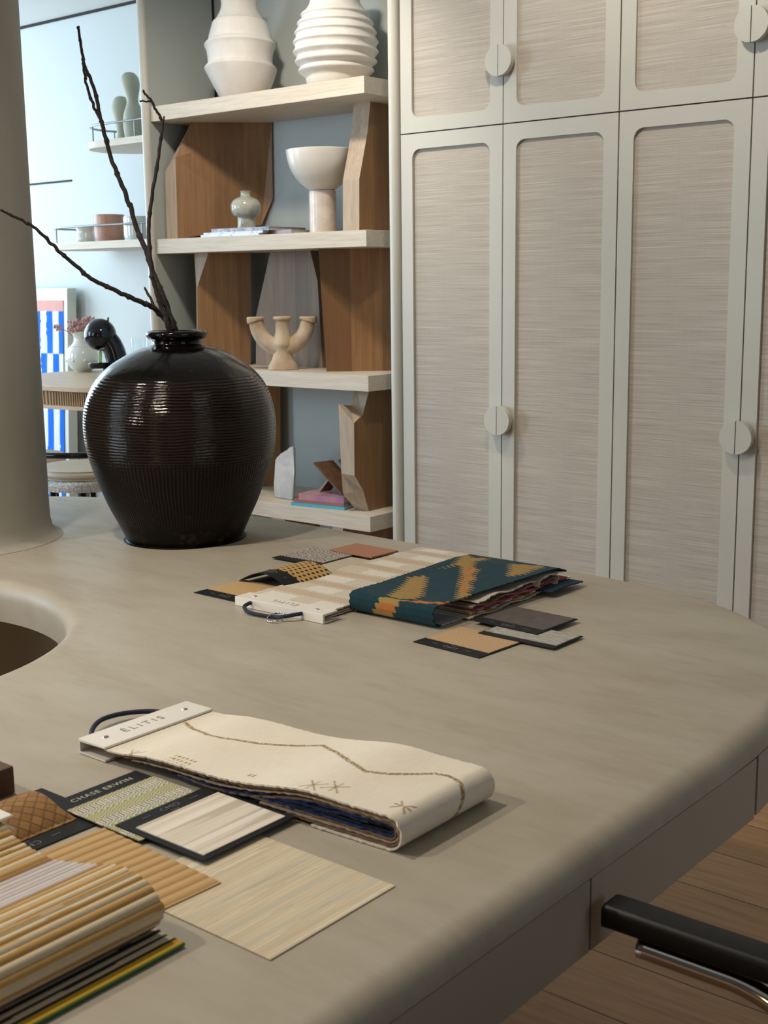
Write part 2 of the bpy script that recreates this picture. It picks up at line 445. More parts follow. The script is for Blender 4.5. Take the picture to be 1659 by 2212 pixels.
cabinet('wall_cabinet', 2, 1.8165, CEIL, 1.863, CEIL-.05, 1.998, 'upper grasscloth-panelled double-door cabinet at the right edge of the photo')
cabinet('wardrobe', 0, .09, 1.8165, .14, 1.767, .914, 'tall lower grasscloth-panelled double-door wardrobe next to the open shelves')
cabinet('wardrobe', 2, .09, 1.8165, .14, 1.767, .914, 'tall lower grasscloth-panelled double-door wardrobe at the right edge of the photo')
struct('baseboard_cabinets', box(B(), DX[0], 2.04, CY+.05, CY+.07, 0, .088), M['paint'])
struct('wall_cabinets_side', box(B(), DX[4]+.001, 2.049, CY, CY+.1, .09, CEIL), M['paint'])

# ------------------------------------------------------------------ open shelf unit in the alcove
SY0, SY1, SX0, SX1 = 3.320, YB-.002, -3.876, -2.801
SHZ = [(1.965, 2.020), (1.467, 1.5225), (.9755, 1.0305), (.480, .5358)]
bc = thing('bookcase', 'built-in open bookcase of pale thick shelves carried by angled brown oak slabs', 'bookcase', (-3.34, 3.5, 0))
for z0, z1 in SHZ:
    obj('shelf', box(B(), SX0, SX1, SY0, SY1, z0, z1, .0012), M['ash'], bc)
obj('shelf', box(B(), SX0, SX1, SY0, SY1, .03, .085, .0012), M['ash'], bc)
def slab(name, mat, p0, d, e, outline, far=None, edge=None, edge_faces=True, zr=None):
    """thick sawn slab: outline measured on the vertical plane through p0 along d, thickness vector e"""
    n = Vector((-d[1], d[0], 0)).normalized()
    near = [on_plane(x, y, (p0[0], p0[1], 0), n) for x, y in outline]
    if zr:
        for p in near: p.z = min(max(p.z, zr[0]), zr[1])
    zmin = min(p.z for p in near); zmax = max(p.z for p in near)
    if zr:
        for p in near:
            if p.z-zmin < .02: p.z = zr[0]
            if zmax-p.z < .02: p.z = zr[1]
    E = Vector((e[0], e[1], 0))
    fr = [p+E for p in near]
    if far:
        for k, (ds, dz) in far.items():
            dd = Vector((d[0], d[1], 0)).normalized(); fr[k] = fr[k]+dd*ds+Vector((0, 0, dz))
    for q in near+fr:
        q.y = min(q.y, SY1-.001); q.x = max(q.x, SX0+.001)
    body = loft(B(), near, fr)
    o = obj(name, body, mat, bc)
    # pale sawn edge faces
    if edge is not None:
        o.data.materials.append(M['ashz'])
        for p in o.data.polygons:
            pn = p.normal
            if abs(pn.dot(Vector((-d[1], d[0], 0)).normalized())) < .93 and pn.y < .3 and abs(pn.z) < .9: p.material_index = 1
    return o
# first bay
slab('support_slab', M['oakz'], (-3.824, 3.379), (.61, .79), (-.0505, -.0125),
     [(412, 264), (379, 341), (384, 512), (565, 486), (606, 430), (606, 262)], zr=(1.5225, 1.965), far={1: (0, -.05), 0: (.045, 0)}, edge=1)
slab('support_slab', M['oakz'], (-2.915, 3.42), (0, 1), (-.072, -.004),
     [(800, 219), (793.7, 287), (776, 387), (776, 495), (872, 497), (872, 232)], zr=(1.5225, 1.965), edge=1)
# second bay
slab('support_slab', M['oakz'], (-3.725, 3.40), (.737, .676), (-.045, .035),
     [(450, 545), (426, 621), (428, 780), (541, 775), (541, 543)], zr=(1.0305, 1.467), far={0: (-.05, 0)}, edge=1)
slab('support_slab', M['greyoak'], (-3.3, 3.535), (1, 0), (0, .06),
     [(583.6, 540), (553, 683), (553, 795), (697, 800), (685.7, 607), (670, 540)], zr=(1.0305, 1.467))
slab('support_slab', M['oakx'], (-3.07, 3.403), (.755, .655), (-.012, .016),
     [(688, 536), (693, 620), (705, 803), (856, 801), (856, 534)], zr=(1.0305, 1.467), edge=1)
# third bay
slab('support_slab', M['oakz'], (-3.75, 3.42), (.72, .69), (-.05, .02),
     [(500, 838), (480, 900), (490, 1060), (606, 1050), (606, 838)], zr=(.5358, .9755))
slab('support_slab', M['oakz'], (-2.878, 3.404), (0, 1), (-.062, .0),
     [(798, 847), (783.6, 896), (764.5, 914), (766, 1027), (785, 1061), (796.5, 1104), (880, 1088), (880, 840)], zr=(.5358, .9755),
     far={1: (.0, .03), 2: (-.01, .065), 3: (0, -.0), 4: (-.04, -.01)}, edge=1)
# fourth bay, mostly hidden by the desk
slab('support_slab', M['oakz'], (-3.20, 3.37), (.5, .86), (-.07, 0),
     [(615, 1118), (612, 1280), (700, 1290), (690, 1118)], zr=(.085, .480), edge=1)
slab('support_slab', M['oakz'], (-2.92, 3.37), (.35, .94), (-.05, 0),
     [(741, 1140), (735, 1300), (860, 1300), (860, 1140)], zr=(.085, .480), edge=1)

# ---- things on the shelves
def px_xz(px, py, Y): return on_plane(px, py, (0, Y, 0), Vector((0, 1, 0)))
def vase_wob(seed, amp, tilt=0.0):
    def f(r, z, a):
        nn = mnoise.noise(Vector((cos(a)*1.3+seed, sin(a)*1.3, z*9)))
        return r*(1+amp*nn), z+tilt*r*cos(a+1.0)
    return f
Z1 = 2.0205
def ctr(px, Y, py=650): return px_xz(px, py, Y).x
ax = ctr(520, 3.49, 130)
pA = [(.0, 0), (.068, 0), (.074, .005), (.092, .030), (.112, .064), (.128, .100), (.134, .114), (.136, .122), (.131, .128), (.124, .134), (.122, .150), (.124, .172), (.129, .192), (.135, .204), (.132, .211), (.124, .217), (.119, .228), (.113, .248), (.106, .268), (.102, .281), (.098, .287), (.090, .293), (.080, .308), (.070, .328), (.066, .348), (.067, .362), (.071, .372), (.066, .376), (.057, .372), (.055, .34), (.06, .30), (.0, .29)]
bm = lathe(B(), smooth_prof(pA, 3), (ax, 3.49, Z1), 84, vase_wob(1, .045, .08), cap=False)
bmesh.ops.remove_doubles(bm, verts=bm.verts[:], dist=1e-5)
for v in bm.verts: v.co.z = max(v.co.z, Z1)
tag(obj('vase', bm, M['ceramic'], None, True, origin=(ax, 3.49, Z1)), 'chalky white vase with two wide uneven ridges, left of the two on the top shelf', 'vase')
bx = ctr(725, 3.49, 100)
pB = [(.0, 0), (.088, 0), (.098, .006), (.106, .026), (.110, .042)]
for (h_, ro, ri) in ((.062, .134, .125), (.092, .145, .137), (.124, .151, .143), (.156, .151, .142), (.188, .145, .135), (.218, .135, .122), (.248, .121, .106)):
    pB += [(ro-.006, h_-.007), (ro, h_), (ro-.003, h_+.006), (ri, h_+.015)]
pB += [(.096, .276), (.089, .290), (.088, .305), (.092, .322), (.089, .328), (.080, .324), (.078, .30), (.085, .26), (0, .25)]
bm = lathe(B(), smooth_prof(pB, 3), (bx, 3.49, Z1), 84, vase_wob(5, .016, .022), cap=False)
bmesh.ops.remove_doubles(bm, verts=bm.verts[:], dist=1e-5)
for v in bm.verts: v.co.z = max(v.co.z, Z1)
tag(obj('vase', bm, M['ceramic'], None, True, origin=(bx, 3.49, Z1)), 'chalky white beehive vase with many close ridges, right of the two on the top shelf', 'vase')

Z2 = 1.523
# bowl-topped lamp on marble cylinder
LX, LY = ctr(697, 3.47, 450), 3.47
t = thing('pedestal_bowl', 'cream bowl on a beige marble cylinder, on the second shelf', 'bowl', (LX, LY, Z2))
bm = lathe(B(), [(0, 0), (.0465, 0), (.0492, .003), (.0492, .149), (.0465, .152), (0, .152)], (LX, LY, Z2), 64, cap=False)
obj('base', bm, M['marble'], t, 40)
bp = [(0, .1525), (.040, .1525), (.052, .158), (.078, .178), (.099, .202), (.114, .229), (.123, .257), (.128, .288), (.1265, .290), (.121, .257), (.110, .229), (.094, .203), (.07, .184), (0, .172)]
bm = lathe(B(), smooth_prof(bp, 4), (LX, LY, Z2), 72, cap=False)
obj('bowl', bm, M['gloss_cream'], t, True)
# magazines (pale colours, stack of three on the left and a brown one behind)
def book(name, x0, x1, y0, y1, z, h, cover, label, cat, rot=0, spine='x0', group=None):
    c = ((x0+x1)/2, (y0+y1)/2)
    t = thing(name, label, cat, (c[0], c[1], z), group)
    cm = M[cover]
    obj('pages', box(B(), x0+.002, x1-.002, y0+.002, y1-.002, z+.0012, z+h-.0012, rot=rot), M['paper'], t)
    bm = B()
    for (za, zb_) in ((z, z+.0012), (z+h-.0012, z+h)):
        box(bm, x0, x1, y0, y1, za, zb_, rot=rot)
    cc = Vector((c[0], c[1], 0))
    s = box(B(), x0, x1, y0-.0008, y0+.0012, z, z+h) if spine == 'y0' else box(B(), x0-.0008, x0+.0012, y0, y1, z, z+h)
    for v in s.verts:
        if rot:
            d = v.co-cc; v.co.x = cc.x+d.x*cos(rot)-d.y*sin(rot); v.co.y = cc.y+d.x*sin(rot)+d.y*cos(rot)
    me = bpy.data.meshes.new('tmp'); s.to_mesh(me); s.free(); bm.from_mesh(me); bpy.data.meshes.remove(me)
    obj('cover', bm, cm, t)
    return t
M['mag_white'] = pmat('white_blue_print', (.62, .66, .72), (.12, .20, .42), scale=(1, 1, 1), ns=70, rough=.3, lo=.55, hi=.72)
M['mag_dark'] = pmat('dark_multicolour_print', (.09, .11, .20), (.42, .34, .34), ns=60, rough=.3, lo=.4, hi=.66)
M['mag_brown'] = pmat('mauve_brown_print', (.20, .13, .13), (.26, .18, .18), ns=9, rough=.3)
M['mag_cyan'] = pmat('turquoise_cover', (.08, .42, .55), (.07, .38, .50), ns=5, rough=.35)
M['mag_red'] = pmat('dusty_red_cover', (.38, .13, .11), (.34, .12, .10), ns=5, rough=.35)
M['mag_purple'] = pmat('pink_and_purple_cover', (.52, .26, .24), (.36, .16, .28), scale=(1, .2, .2), ns=16, rough=.35)
book('magazine', -3.645, -3.345, 3.345, 3.555, Z2, .008, 'mag_white', 'white and blue magazine at the bottom of the second-shelf stack', 'magazine', radians(2), 'y0')
book('magazine', -3.635, -3.34, 3.352, 3.56, Z2+.0082, .008, 'mag_white', 'white magazine just above the bottom one of the second-shelf stack', 'magazine', radians(4), 'y0')
book('magazine', -3.60, -3.31, 3.36, 3.57, Z2+.0164, .0135, 'mag_dark', 'magazine with a busy dark blue and red spine under the small glazed vase', 'magazine', radians(3), 'y0')
book('magazine', -3.335, -3.225, 3.40, 3.60, Z2, .017, 'mag_brown', 'mauve-brown book lying between the magazine stack and the marble-based bowl', 'book', radians(1), 'y0')
# small glazed vase on the magazines
vz = Z2+.0301
pv = [(0, 0), (.032, 0), (.0345, .003), (.033, .022), (.0335, .038), (.036, .043), (.046, .048), (.054, .060), (.0575, .076), (.056, .090), (.048, .104), (.034, .113), (.022, .118), (.0185, .123), (.018, .132), (.021, .137), (.018, .1385), (.014, .132), (0, .13)]
sx_ = ctr(531, 3.44, 450)
bm = lathe(B(), smooth_prof(pv, 3), (sx_, 3.44, vz), 56, cap=False)
tag(obj('vase', bm, M['jade'], None, 50, origin=(sx_, 3.44, vz)), 'small glazed grey-green mushroom-shaped vase standing on the magazines', 'vase')

# three-armed candelabra, its arms spread across the line of sight
Z3 = 1.031
cx, cy = ctr(608, 3.41), 3.41
t = thing('candelabra', 'sandy clay candelabra with three upturned arms', 'candle holder', (cx, cy, Z3))
bm = lathe(B(), smooth_prof([(0, 0), (.053, 0), (.056, .005), (.053, .016), (.043, .034), (.036, .055), (.036, .075), (.042, .092), (.037, .108), (.029, .128), (.0265, .152), (.028, .178), (.033, .184), (.034, .191), (.029, .196), (.021, .19), (.019, .16), (0, .155)], 3), (cx, cy, Z3), 48, vase_wob(3, .03), cap=False)
obj('base', bm, M['terra'], t, True)
ux, uy = .80, .60
for s in (-1, 1):
    path = smooth_prof([(cx+s*k*ux, cy+s*k*uy, Z3+h_) for k, h_ in ((.010, .078), (.045, .092), (.074, .118), (.090, .148), (.096, .176), (.098, .183), (.098, .191))], 5)
    n = len(path)
    rad = [.031-.005*i/(n-1) for i in range(n)]
    for i in range(n):
        if path[i][2] > Z3+.179: rad[i] = .0335
    bm = tube(B(), path, rad, 28)
    lathe(bm, [(.0335, 0), (.031, .004), (.022, .004), (.019, -.010), (0, -.010)], path[-1], 28, cap=False)
    obj('arm', bm, M['terra'], t, True)

# rough marble piece, books and a wooden stand on the low shelf
Z4 = .5363
A4 = [on_plane(x, y, (0, 3.405, 0), Vector((0, 1, 0))) for x, y in ((594, 1075), (591, 1050), (595, 990), (601, 986), (607, 983), (622, 968), (635, 963), (636, 1020), (633, 1077))]
for p in A4:
    if p.z < Z4+.02: p.z = Z4
bm = loft(B(), A4, [p+Vector((-.045, .055, -.0 if p.z < Z4+.01 else -.012)) for p in A4])
bmesh.ops.bevel(bm, geom=bm.edges[:], offset=.005, segments=2, affect='EDGES')
for v in bm.verts: v.co.z = max(v.co.z, Z4)
tag(obj('sculpture', bm, M['stone'], None, 40, origin=(-3.32, 3.44, Z4)), 'rough white marble block with a slanted broken top, on the lowest shelf', 'sculpture')
book('book', -3.205, -2.970, 3.345, 3.50, Z4, .011, 'mag_cyan', 'thin turquoise book at the bottom of the lowest-shelf stack', 'book', radians(9), 'y0')
book('book', -3.20, -2.975, 3.352, 3.505, Z4+.0113, .010, 'mag_red', 'dusty red book in the middle of the lowest-shelf stack', 'book', radians(8), 'y0')
book('book', -3.175, -2.975, 3.355, 3.495, Z4+.0216, .023, 'mag_purple', 'thick pink and purple book on top of the lowest-shelf stack', 'book', radians(8), 'y0')
zz = Z4+.0449
t = thing('book_stand', 'folding crossed wooden stand on top of the pink and purple book', 'stand', (-3.05, 3.43, zz))
def plank(p0, p1, wdt, th, yv=Vector((.25, .97, 0))):
    p0 = Vector(p0); p1 = Vector(p1); ax = (p1-p0).normalized(); nrm = ax.cross(yv).normalized()
    def q(c): return [c-yv*wdt/2-nrm*th/2, c+yv*wdt/2-nrm*th/2, c+yv*wdt/2+nrm*th/2, c-yv*wdt/2+nrm*th/2]
    return loft(B(), q(p0), q(p1))
obj('panel', plank((-3.115, 3.425, zz+.112), (-2.985, 3.43, zz+.0065), .085, .008), M['redwood'], t)
obj('panel', plank((-3.105, 3.42, zz+.006), (-3.06, 3.425, zz+.058), .05, .008), M['redwood'], t)
obj('panel', plank((-3.07, 3.47, zz+.118), (-2.99, 3.475, zz+.040), .012, .012), M['redwood'], t)

# ------------------------------------------------------------------ pale back wall: two ledges with rails and what stands on them
def ledge(name, label, xl, y0, z0, z1, xr, n=20):
    t = thing(name, label, 'shelf', (xr-.3, WY, z0))
    dep = WY-y0; r = dep
    def outline(ins):
        R = (dep-.004)/2
        pts = [(xr, y0+ins)]
        ccx, ccy = xl+R, y0+R
        for k in range(n+1):
            a = -pi/2-pi*k/n
            pts.append((ccx+(R-ins)*cos(a), ccy+(R-ins)*sin(a)))
        pts.append((xr, y0+2*R-ins))
        return pts
    o = outline(0)
    bm = loft(B(), [(x, y, z0) for x, y in o], [(x, y, z1) for x, y in o])
    obj('board', bm, M['ash'], t, 40)
    ri = outline(.012)[:n//2+5]
    zr = z1+.075
    bm = tube(B(), [(x, y, zr) for x, y in ri], .005, 8)
    obj('rail', bm, M['steel'], t, True)
    for k in (3, n//2+3):
        x, y = ri[k]
        obj('post', tube(B(), [(x, y, z1), (x, y, zr)], .004, 8), M['steel'], t)
    x, y = (px_xz(301 if z0 > 1.8 else 307, 500, ri[0][1]).x, ri[0][1])
    obj('post', tube(B(), [(x, y, z1), (x, y, zr)], .004, 8), M['steel'], t)
    return t
ledge('wall_shelf', 'upper pale wood wall ledge with rounded end and thin metal rail', -5.16, 3.92, 1.9927, 2.023, -3.914)
ledge('wall_shelf', 'lower pale wood wall ledge with rounded end and thin metal rail', -5.49, 3.92, 1.5235, 1.558, -3.914)
# sage sculpture: fused rounded lobes
t0 = (-4.90, 4.08, 2.0235)
def blob(bm, c, rx, ry, rz):
    r = bmesh.ops.create_uvsphere(bm, u_segments=32, v_segments=20, radius=1)
    for v in r['verts']: v.co = Vector((c[0]+v.co.x*rx, c[1]+v.co.y*ry, c[2]+v.co.z*rz))
bm = B()
z0 = 2.0235; FGX = ctr(286, 4.06, 240); t0 = (FGX, 4.06, z0)
lathe(bm, smooth_prof([(0, 0), (.040, 0), (.050, .03), (.054, .075), (.050, .12), (.038, .15), (.028, .175), (.029, .20), (.038, .232), (.044, .262), (.040, .292), (.024, .312), (0, .318)], 4), (FGX, 4.06, z0), 40, cap=False)
for v in bm.verts:
    h = v.co.z-z0; v.co.x += .012-.04*max(0, min(1, (h-.12)/.2))*.6
main = obj('figurine', bm, M['sage'] if 'sage' in M else pmat('matte_sage_ceramic', (.42, .42, .33), (.40, .40, .31), ns=4, rough=.6), None, True, origin=t0)
tag(main, 'sage green rounded double-lobed figurine in front on the upper wall ledge', 'sculpture')
bm = B()
lathe(bm, smooth_prof([(0, 0), (.028, 0), (.03, .03), (.026, .07), (.036, .12), (.048, .16), (.042, .20), (.026, .228), (0, .236)], 4), (ctr(262, 4.15, 250), 4.15, z0), 32, cap=False)
tag(obj('figurine', bm, main.data.materials[0], None, True, origin=(ctr(262, 4.15, 250), 4.15, z0)), 'slimmer sage green figurine half hidden behind the double-lobed one', 'sculpture')
# bowls and mugs on the lower ledge
def mug(name, x, y, r, h, mat, label, cat, flare=0., handle=None):
    zb = 1.5585
    t = thing(name, label, cat, (x, y, zb))
    p = [(0, 0), (r*.86, 0), (r*.95, .006), (r, h*.3), (r*(1-flare*.5), h*.7), (r*(1+flare*.3), h), (r*(1+flare*.3)-.006, h), (r*(1-flare*.5)-.006, h*.7), (r*.9, .02), (0, .015)]
    obj('body', lathe(B(), smooth_prof(p, 3), (x, y, zb), 48, cap=False), mat, t, 60)
    if handle:
        s = handle
        pts = smooth_prof([(x+s*r*.95, y-.0, zb+h*.8), (x+s*(r+.03), y, zb+h*.75), (x+s*(r+.04), y, zb+h*.45), (x+s*r*.97, y, zb+h*.2)], 5)
        obj('handle', tube(B(), pts, .006, 8), mat, t, True)
    return t
M['mug_white'] = pmat('glossy_white_glaze', (.68, .70, .66), ns=4, rough=.15, coat=.3)
M['mug_terra'] = pmat('satin_terracotta_glaze', (.42, .22, .15), (.39, .20, .14), ns=5, rough=.35)
mug('jug', ctr(184, 4.06, 500), 4.06, .046, .082, M['mug_white'], 'small white flared pot at the left end of the lower wall ledge', 'pot', .25)
mug('mug', ctr(203, 4.17, 500), 4.17, .030, .075, M['mug_white'], 'white cup tucked behind the terracotta pot', 'cup')
mug('planter', ctr(237, 4.05, 500), 4.05, .075, .126, M['mug_terra'], 'terracotta pot on the lower wall ledge', 'pot')
mug('mug', ctr(299, 4.04, 500), 4.04, .070, .108, M['mug_white'], 'larger pale glazed cup right of the terracotta pot', 'cup')

# ------------------------------------------------------------------ coloured woven sheets
def ribbon(name, prof, w0, w1, axis, th, colour, parent=None, mat=None, nw=60, step=.003, jit=.0012, origin=None, label=None, skew=None, both=True, wave=0):
    """cloth strip: profile in (a,z), width along the other horizontal axis.
    axis 'x': a is X and width is Y; axis 'y': a is Y and width is X. colour(s, w, a) -> rgb"""
    P = [Vector((p[0], p[1])) for p in prof]
    # resample
    L = [0]
    for i in range(1, len(P)): L.append(L[-1]+(P[i]-P[i-1]).length)
    n = max(4, int(L[-1]/step)); Q = []; k = 0
    for i in range(n+1):
        s = L[-1]*i/n
        while k < len(P)-2 and L[k+1] < s: k += 1
        t = (s-L[k])/max(1e-9, L[k+1]-L[k]); Q.append((P[k].lerp(P[k+1], t), s))
    N = []
    for i in range(n+1):
        a = Q[max(i-1, 0)][0]; b = Q[min(i+1, n)][0]; d = (b-a).normalized(); N.append(Vector((-d.y, d.x)))
    bm = B(); cl = bm.loops.layers.float_color.new('Col') if False else None
    vt = []; vb = []; cols = []
    sd = random.random()*50
    for i in range(n+1):
        q, s = Q[i]; rt = []; rb = []
        jl = jit*mnoise.noise(Vector((s*160, sd, 0))); jr = jit*mnoise.noise(Vector((s*160, sd+9, 3)))
        for j in range(nw+1):
            f = j/nw
            sk = skew(q.x) if skew else (0, 0)
            wv = (w0+sk[0]+jl)*(1-f)+(w1+sk[1]+jr)*f
            dz = wave*mnoise.noise(Vector((q.x*14, wv*14, sd))) if wave else 0
            for (lst, off) in ((rt, th/2), (rb, -th/2)):
                c = q+N[i]*off
                co = (c.x, wv, c.y+dz) if axis == 'x' else (wv, c.x, c.y+dz)
                lst.append(bm.verts.new(co))
            cols.append(colour(s, wv, q.x))
        vt.append(rt); vb.append(rb)
    for i in range(n):
        for j in range(nw):
            bm.faces.new((vt[i][j], vt[i+1][j], vt[i+1][j+1], vt[i][j+1])); bm.faces.new((vb[i][j+1], vb[i+1][j+1], vb[i+1][j], vb[i][j]))
        for j in (0, nw):
            bm.faces.new((vt[i][j], vb[i][j], vb[i+1][j], vt[i+1][j]))
    for i in (0, n):
        for j in range(nw):
            bm.faces.new((vt[i][j], vt[i][j+1], vb[i][j+1], vb[i][j]))
    bm.verts.index_update()
    vc = {}
    idx = 0
    for i in range(n+1):
        for j in range(nw+1):
            vc[vt[i][j].index] = cols[idx]; vc[vb[i][j].index] = cols[idx]; idx += 1
    o = obj(name, bm, mat or M['vcol'], parent, 50, origin=origin, label=label)
    at = o.data.color_attributes.new('Col', 'FLOAT_COLOR', 'POINT')
    for i, v in enumerate(o.data.vertices): at.data[i].color = (*vc[i], 1)
    return o
def sheet(name, x0, x1, y0, y1, z, th, colour, parent=None, rot=0, zf=None, nx=50, ny=50, mat=None, origin=None, label=None):
    """flat or gently curved sample sheet with a woven colour pattern colour(u,v) (u along X, v along Y, metres)"""
    bm = B(); top = []; bot = []; cols = []
    cx, cy = (x0+x1)/2, (y0+y1)/2
    for i in range(nx+1):
        a = []; b = []
        for j in range(ny+1):
            x = x0+(x1-x0)*i/nx; y = y0+(y1-y0)*j/ny
            h = zf(x, y) if zf else 0
            cols.append(colour(x-x0, y-y0))
            dx, dy = x-cx, y-cy
            X = cx+dx*cos(rot)-dy*sin(rot); Y = cy+dx*sin(rot)+dy*cos(rot)
            a.append(bm.verts.new((X, Y, z+h+th))); b.append(bm.verts.new((X, Y, z+h)))
        top.append(a); bot.append(b)
    for i in range(nx):
        for j in range(ny):
            bm.faces.new((top[i][j], top[i+1][j], top[i+1][j+1], top[i][j+1])); bm.faces.new((bot[i][j+1], bot[i+1][j+1], bot[i+1][j], bot[i][j]))
        for j in (0, ny): bm.faces.new((top[i][j], bot[i][j], bot[i+1][j], top[i+1][j]))
    for j in range(ny):
        for i in (0, nx): bm.faces.new((top[i][j], top[i][j+1], bot[i][j+1], bot[i][j]))
    bm.verts.index_update(); vc = {}; k = 0
    for i in range(nx+1):
        for j in range(ny+1):
            vc[top[i][j].index] = cols[k]; vc[bot[i][j].index] = cols[k]; k += 1
    o = obj(name, bm, mat or M['vcol_flat'], parent, 40, origin=origin, label=label)
    at = o.data.color_attributes.new('Col', 'FLOAT_COLOR', 'POINT')
    for i, v in enumerate(o.data.vertices): at.data[i].color = (*vc[i], 1)
    return o
def lerp(a, b, t): return tuple(a[k]+(b[k]-a[k])*t for k in range(3))
def n2(x, y, z=0): return mnoise.noise(Vector((x, y, z)))
def solid(c, v=.06, f=300):
    def g(*a):
        k = 1+v*n2(a[0]*f, a[1]*f, 3); return tuple(x*k for x in c)
    return g

# ------------------------------------------------------------------ far corner: framed textile, counter, stools, coffee machine
fr = thing('framed_textile', 'tall white box frame with a blue and white striped textile leaning on the pale wall', 'picture', (-5.9, 4.22, 0))
xr = -5.655; zt = 1.335
def lean(bm, piv=4.13):
    for v in bm.verts: v.co.y += .075*(v.co.z/zt); 
    return bm
obj('frame', lean(box(B(), -6.45, xr, 4.135, 4.195, 0, zt, .004)), pmat('white_frame_paint', (.66, .66, .60), ns=3, rough=.5), fr)
BL = (.010, .15, .68); WH = (.72, .74, .70); PK = (.72, .38, .34)
def stripe_cloth(u, v):
    z = v; x = u
    if z > 1.21: return PK
    wob = .004*n2(z*30, x*9)
    band = 0 if z > .985 else (1 if z > .72 else 0)
    k = int(math.floor((x+wob+.018)/.055)) + band
    return BL if k % 2 == 0 else WH
# cloth lives in the frame's front plane: build flat, then stand it up
bm = B(); nx, nz_ = 120, 160
X0, X1, H0, H1 = -6.40, xr-.034, .05, 1.27
top = [[bm.verts.new((X0+(X1-X0)*i/nx, 4.133-.0025*n2(i*.12, k*.07)-.003+.075*((H0+(H1-H0)*k/nz_)/zt), H0+(H1-H0)*k/nz_)) for k in range(nz_+1)] for i in range(nx+1)]
bot = [[bm.verts.new((v.co.x, v.co.y+.004, v.co.z)) for v in r] for r in top]
for i in range(nx):
    for k in range(nz_):
        bm.faces.new((top[i][k], top[i+1][k], top[i+1][k+1], top[i][k+1])); bm.faces.new((bot[i][k+1], bot[i+1][k+1], bot[i+1][k], bot[i][k]))
    for k in (0, nz_): bm.faces.new((top[i][k], bot[i][k], bot[i+1][k], top[i+1][k]))
for k in range(nz_):
    for i in (0, nx): bm.faces.new((top[i][k], top[i][k+1], bot[i][k+1], bot[i][k]))
co = [v.co.copy() for v in bm.verts]
o = obj('textile', bm, M['vcol'], fr)
at = o.data.color_attributes.new('Col', 'FLOAT_COLOR', 'POINT')
for i, p in enumerate(co): at.data[i].color = (*stripe_cloth(X1-p.x, p.z), 1)

# blond oak counter
CTX, CTY, CA, CB = -4.62, 3.69, .58, .47
def pw(v, e=2/3): return math.copysign(abs(v)**e, v)
ZC = .93
ct = thing('counter', 'rounded blond oak counter with a reeded drawer band', 'counter', (CTX, CTY, 0))
def ell(a, b, n=120): return [(CTX+a*pw(cos(2*pi*i/n)), CTY+b*pw(sin(2*pi*i/n))) for i in range(n)]
def ering(a, b, z, n=120): return [(x, y, z) for x, y in ell(a, b, n)]
bm = B(); rings_mesh(bm, [ering(CA, CB, ZC-.02), ering(CA, CB, ZC-.002), ering(CA-.002, CB-.002, ZC)])
obj('top', bm, M['counter'], ct, 40)
bm = B()
n = 800
def reed(z, ins):
    out = []
    for i in range(n*2):
        a = 2*pi*i/(n*2); d = ins+(.006 if (i//3) % 2 else 0.0)
        out.append((CTX+(CA-d)*pw(cos(a)), CTY+(CB-d)*pw(sin(a)), z))
    return out
rings_mesh(bm, [reed(ZC-.082, .022), reed(ZC-.0245, .022), reed(ZC-.0245, .045), reed(ZC-.0202, .045)])
obj('reeded_band', bm, M['reed'] if 'reed' in M else oak_mat('reeded_oak', (.47, .31, .17), (.36, .22, .11), 2, .5), ct)
bm = B(); rings_mesh(bm, [ering(CA-.012, CB-.012, ZC-.098), ering(CA-.012, CB-.012, ZC-.0825)])
obj('lower_board', bm, M['counter'], ct, 40)
for sx in (.40,):
    obj('leg', lathe(B(), [(.16, 0), (.16, .012), (.06, .02), (.05, ZC-.0985)], (CTX+sx, CTY-.1, 0), 40), M['counter'], ct, 40)

# stools
def stool(x, y, label, rail=True):
    t = thing('bar_stool', label, 'stool', (x, y, 0), )
    bp = [(0, .588), (.165, .588), (.183, .594), (.187, .612), (.183, .629), (.165, .632), (0, .632)]
    def bw(r, z, a): return r+(.0035*mnoise.noise(Vector((cos(a)*30, sin(a)*30, z*180))) if r > .1 else 0), z
    obj('seat', lathe(B(), smooth_prof(bp, 4), (x, y, 0), 90, bw, cap=False), M['boucle'], t, True)
    cp = [(0, .633), (.17, .633), (.183, .638), (.188, .650), (.182, .663), (.165, .670), (0, .673)]
    obj('cushion', lathe(B(), smooth_prof(cp, 4), (x, y, 0), 72, cap=False), M['tan'], t, True, label='tan leather seat cushion')
    if not rail: arc = None
    else: arc = [(x+.25*cos(a), y+.25*sin(a), .739) for a in [radians(-157+240*k/40) for k in range(41)]]
    if rail: obj('back_rail', tube(B(), arc, .0115, 12), M['blackgloss'], t, True)
    for a in ((-157, 83) if rail else ()):
        aa = radians(a)
        obj('rail_post', tube(B(), [(x+.25*cos(aa), y+.25*sin(aa), .739), (x+.18*cos(aa), y+.18*sin(aa), .60)], .009, 10), M['blackgloss'], t, True)
    for a in (45, 135, 225, 315):
        aa = radians(a)
        obj('leg', tube(B(), [(x+.13*cos(aa), y+.13*sin(aa), .589), (x+.19*cos(aa), y+.19*sin(aa), 0.0)], .012, 10), M['blackgloss'], t, True)
    bm = tube(B(), [(x+.172*cos(2*pi*k/48), y+.172*sin(2*pi*k/48), .18) for k in range(48)], .008, 8, closed=True)
    obj('foot_ring', bm, M['blackgloss'], t, True)
    return t
stool(-3.93, 2.97, 'bar stool with tan cushion and white boucle seat, between column and big jar')
stool(-4.40, 2.99, 'bar stool mostly hidden behind the column, only its cushion showing', False)

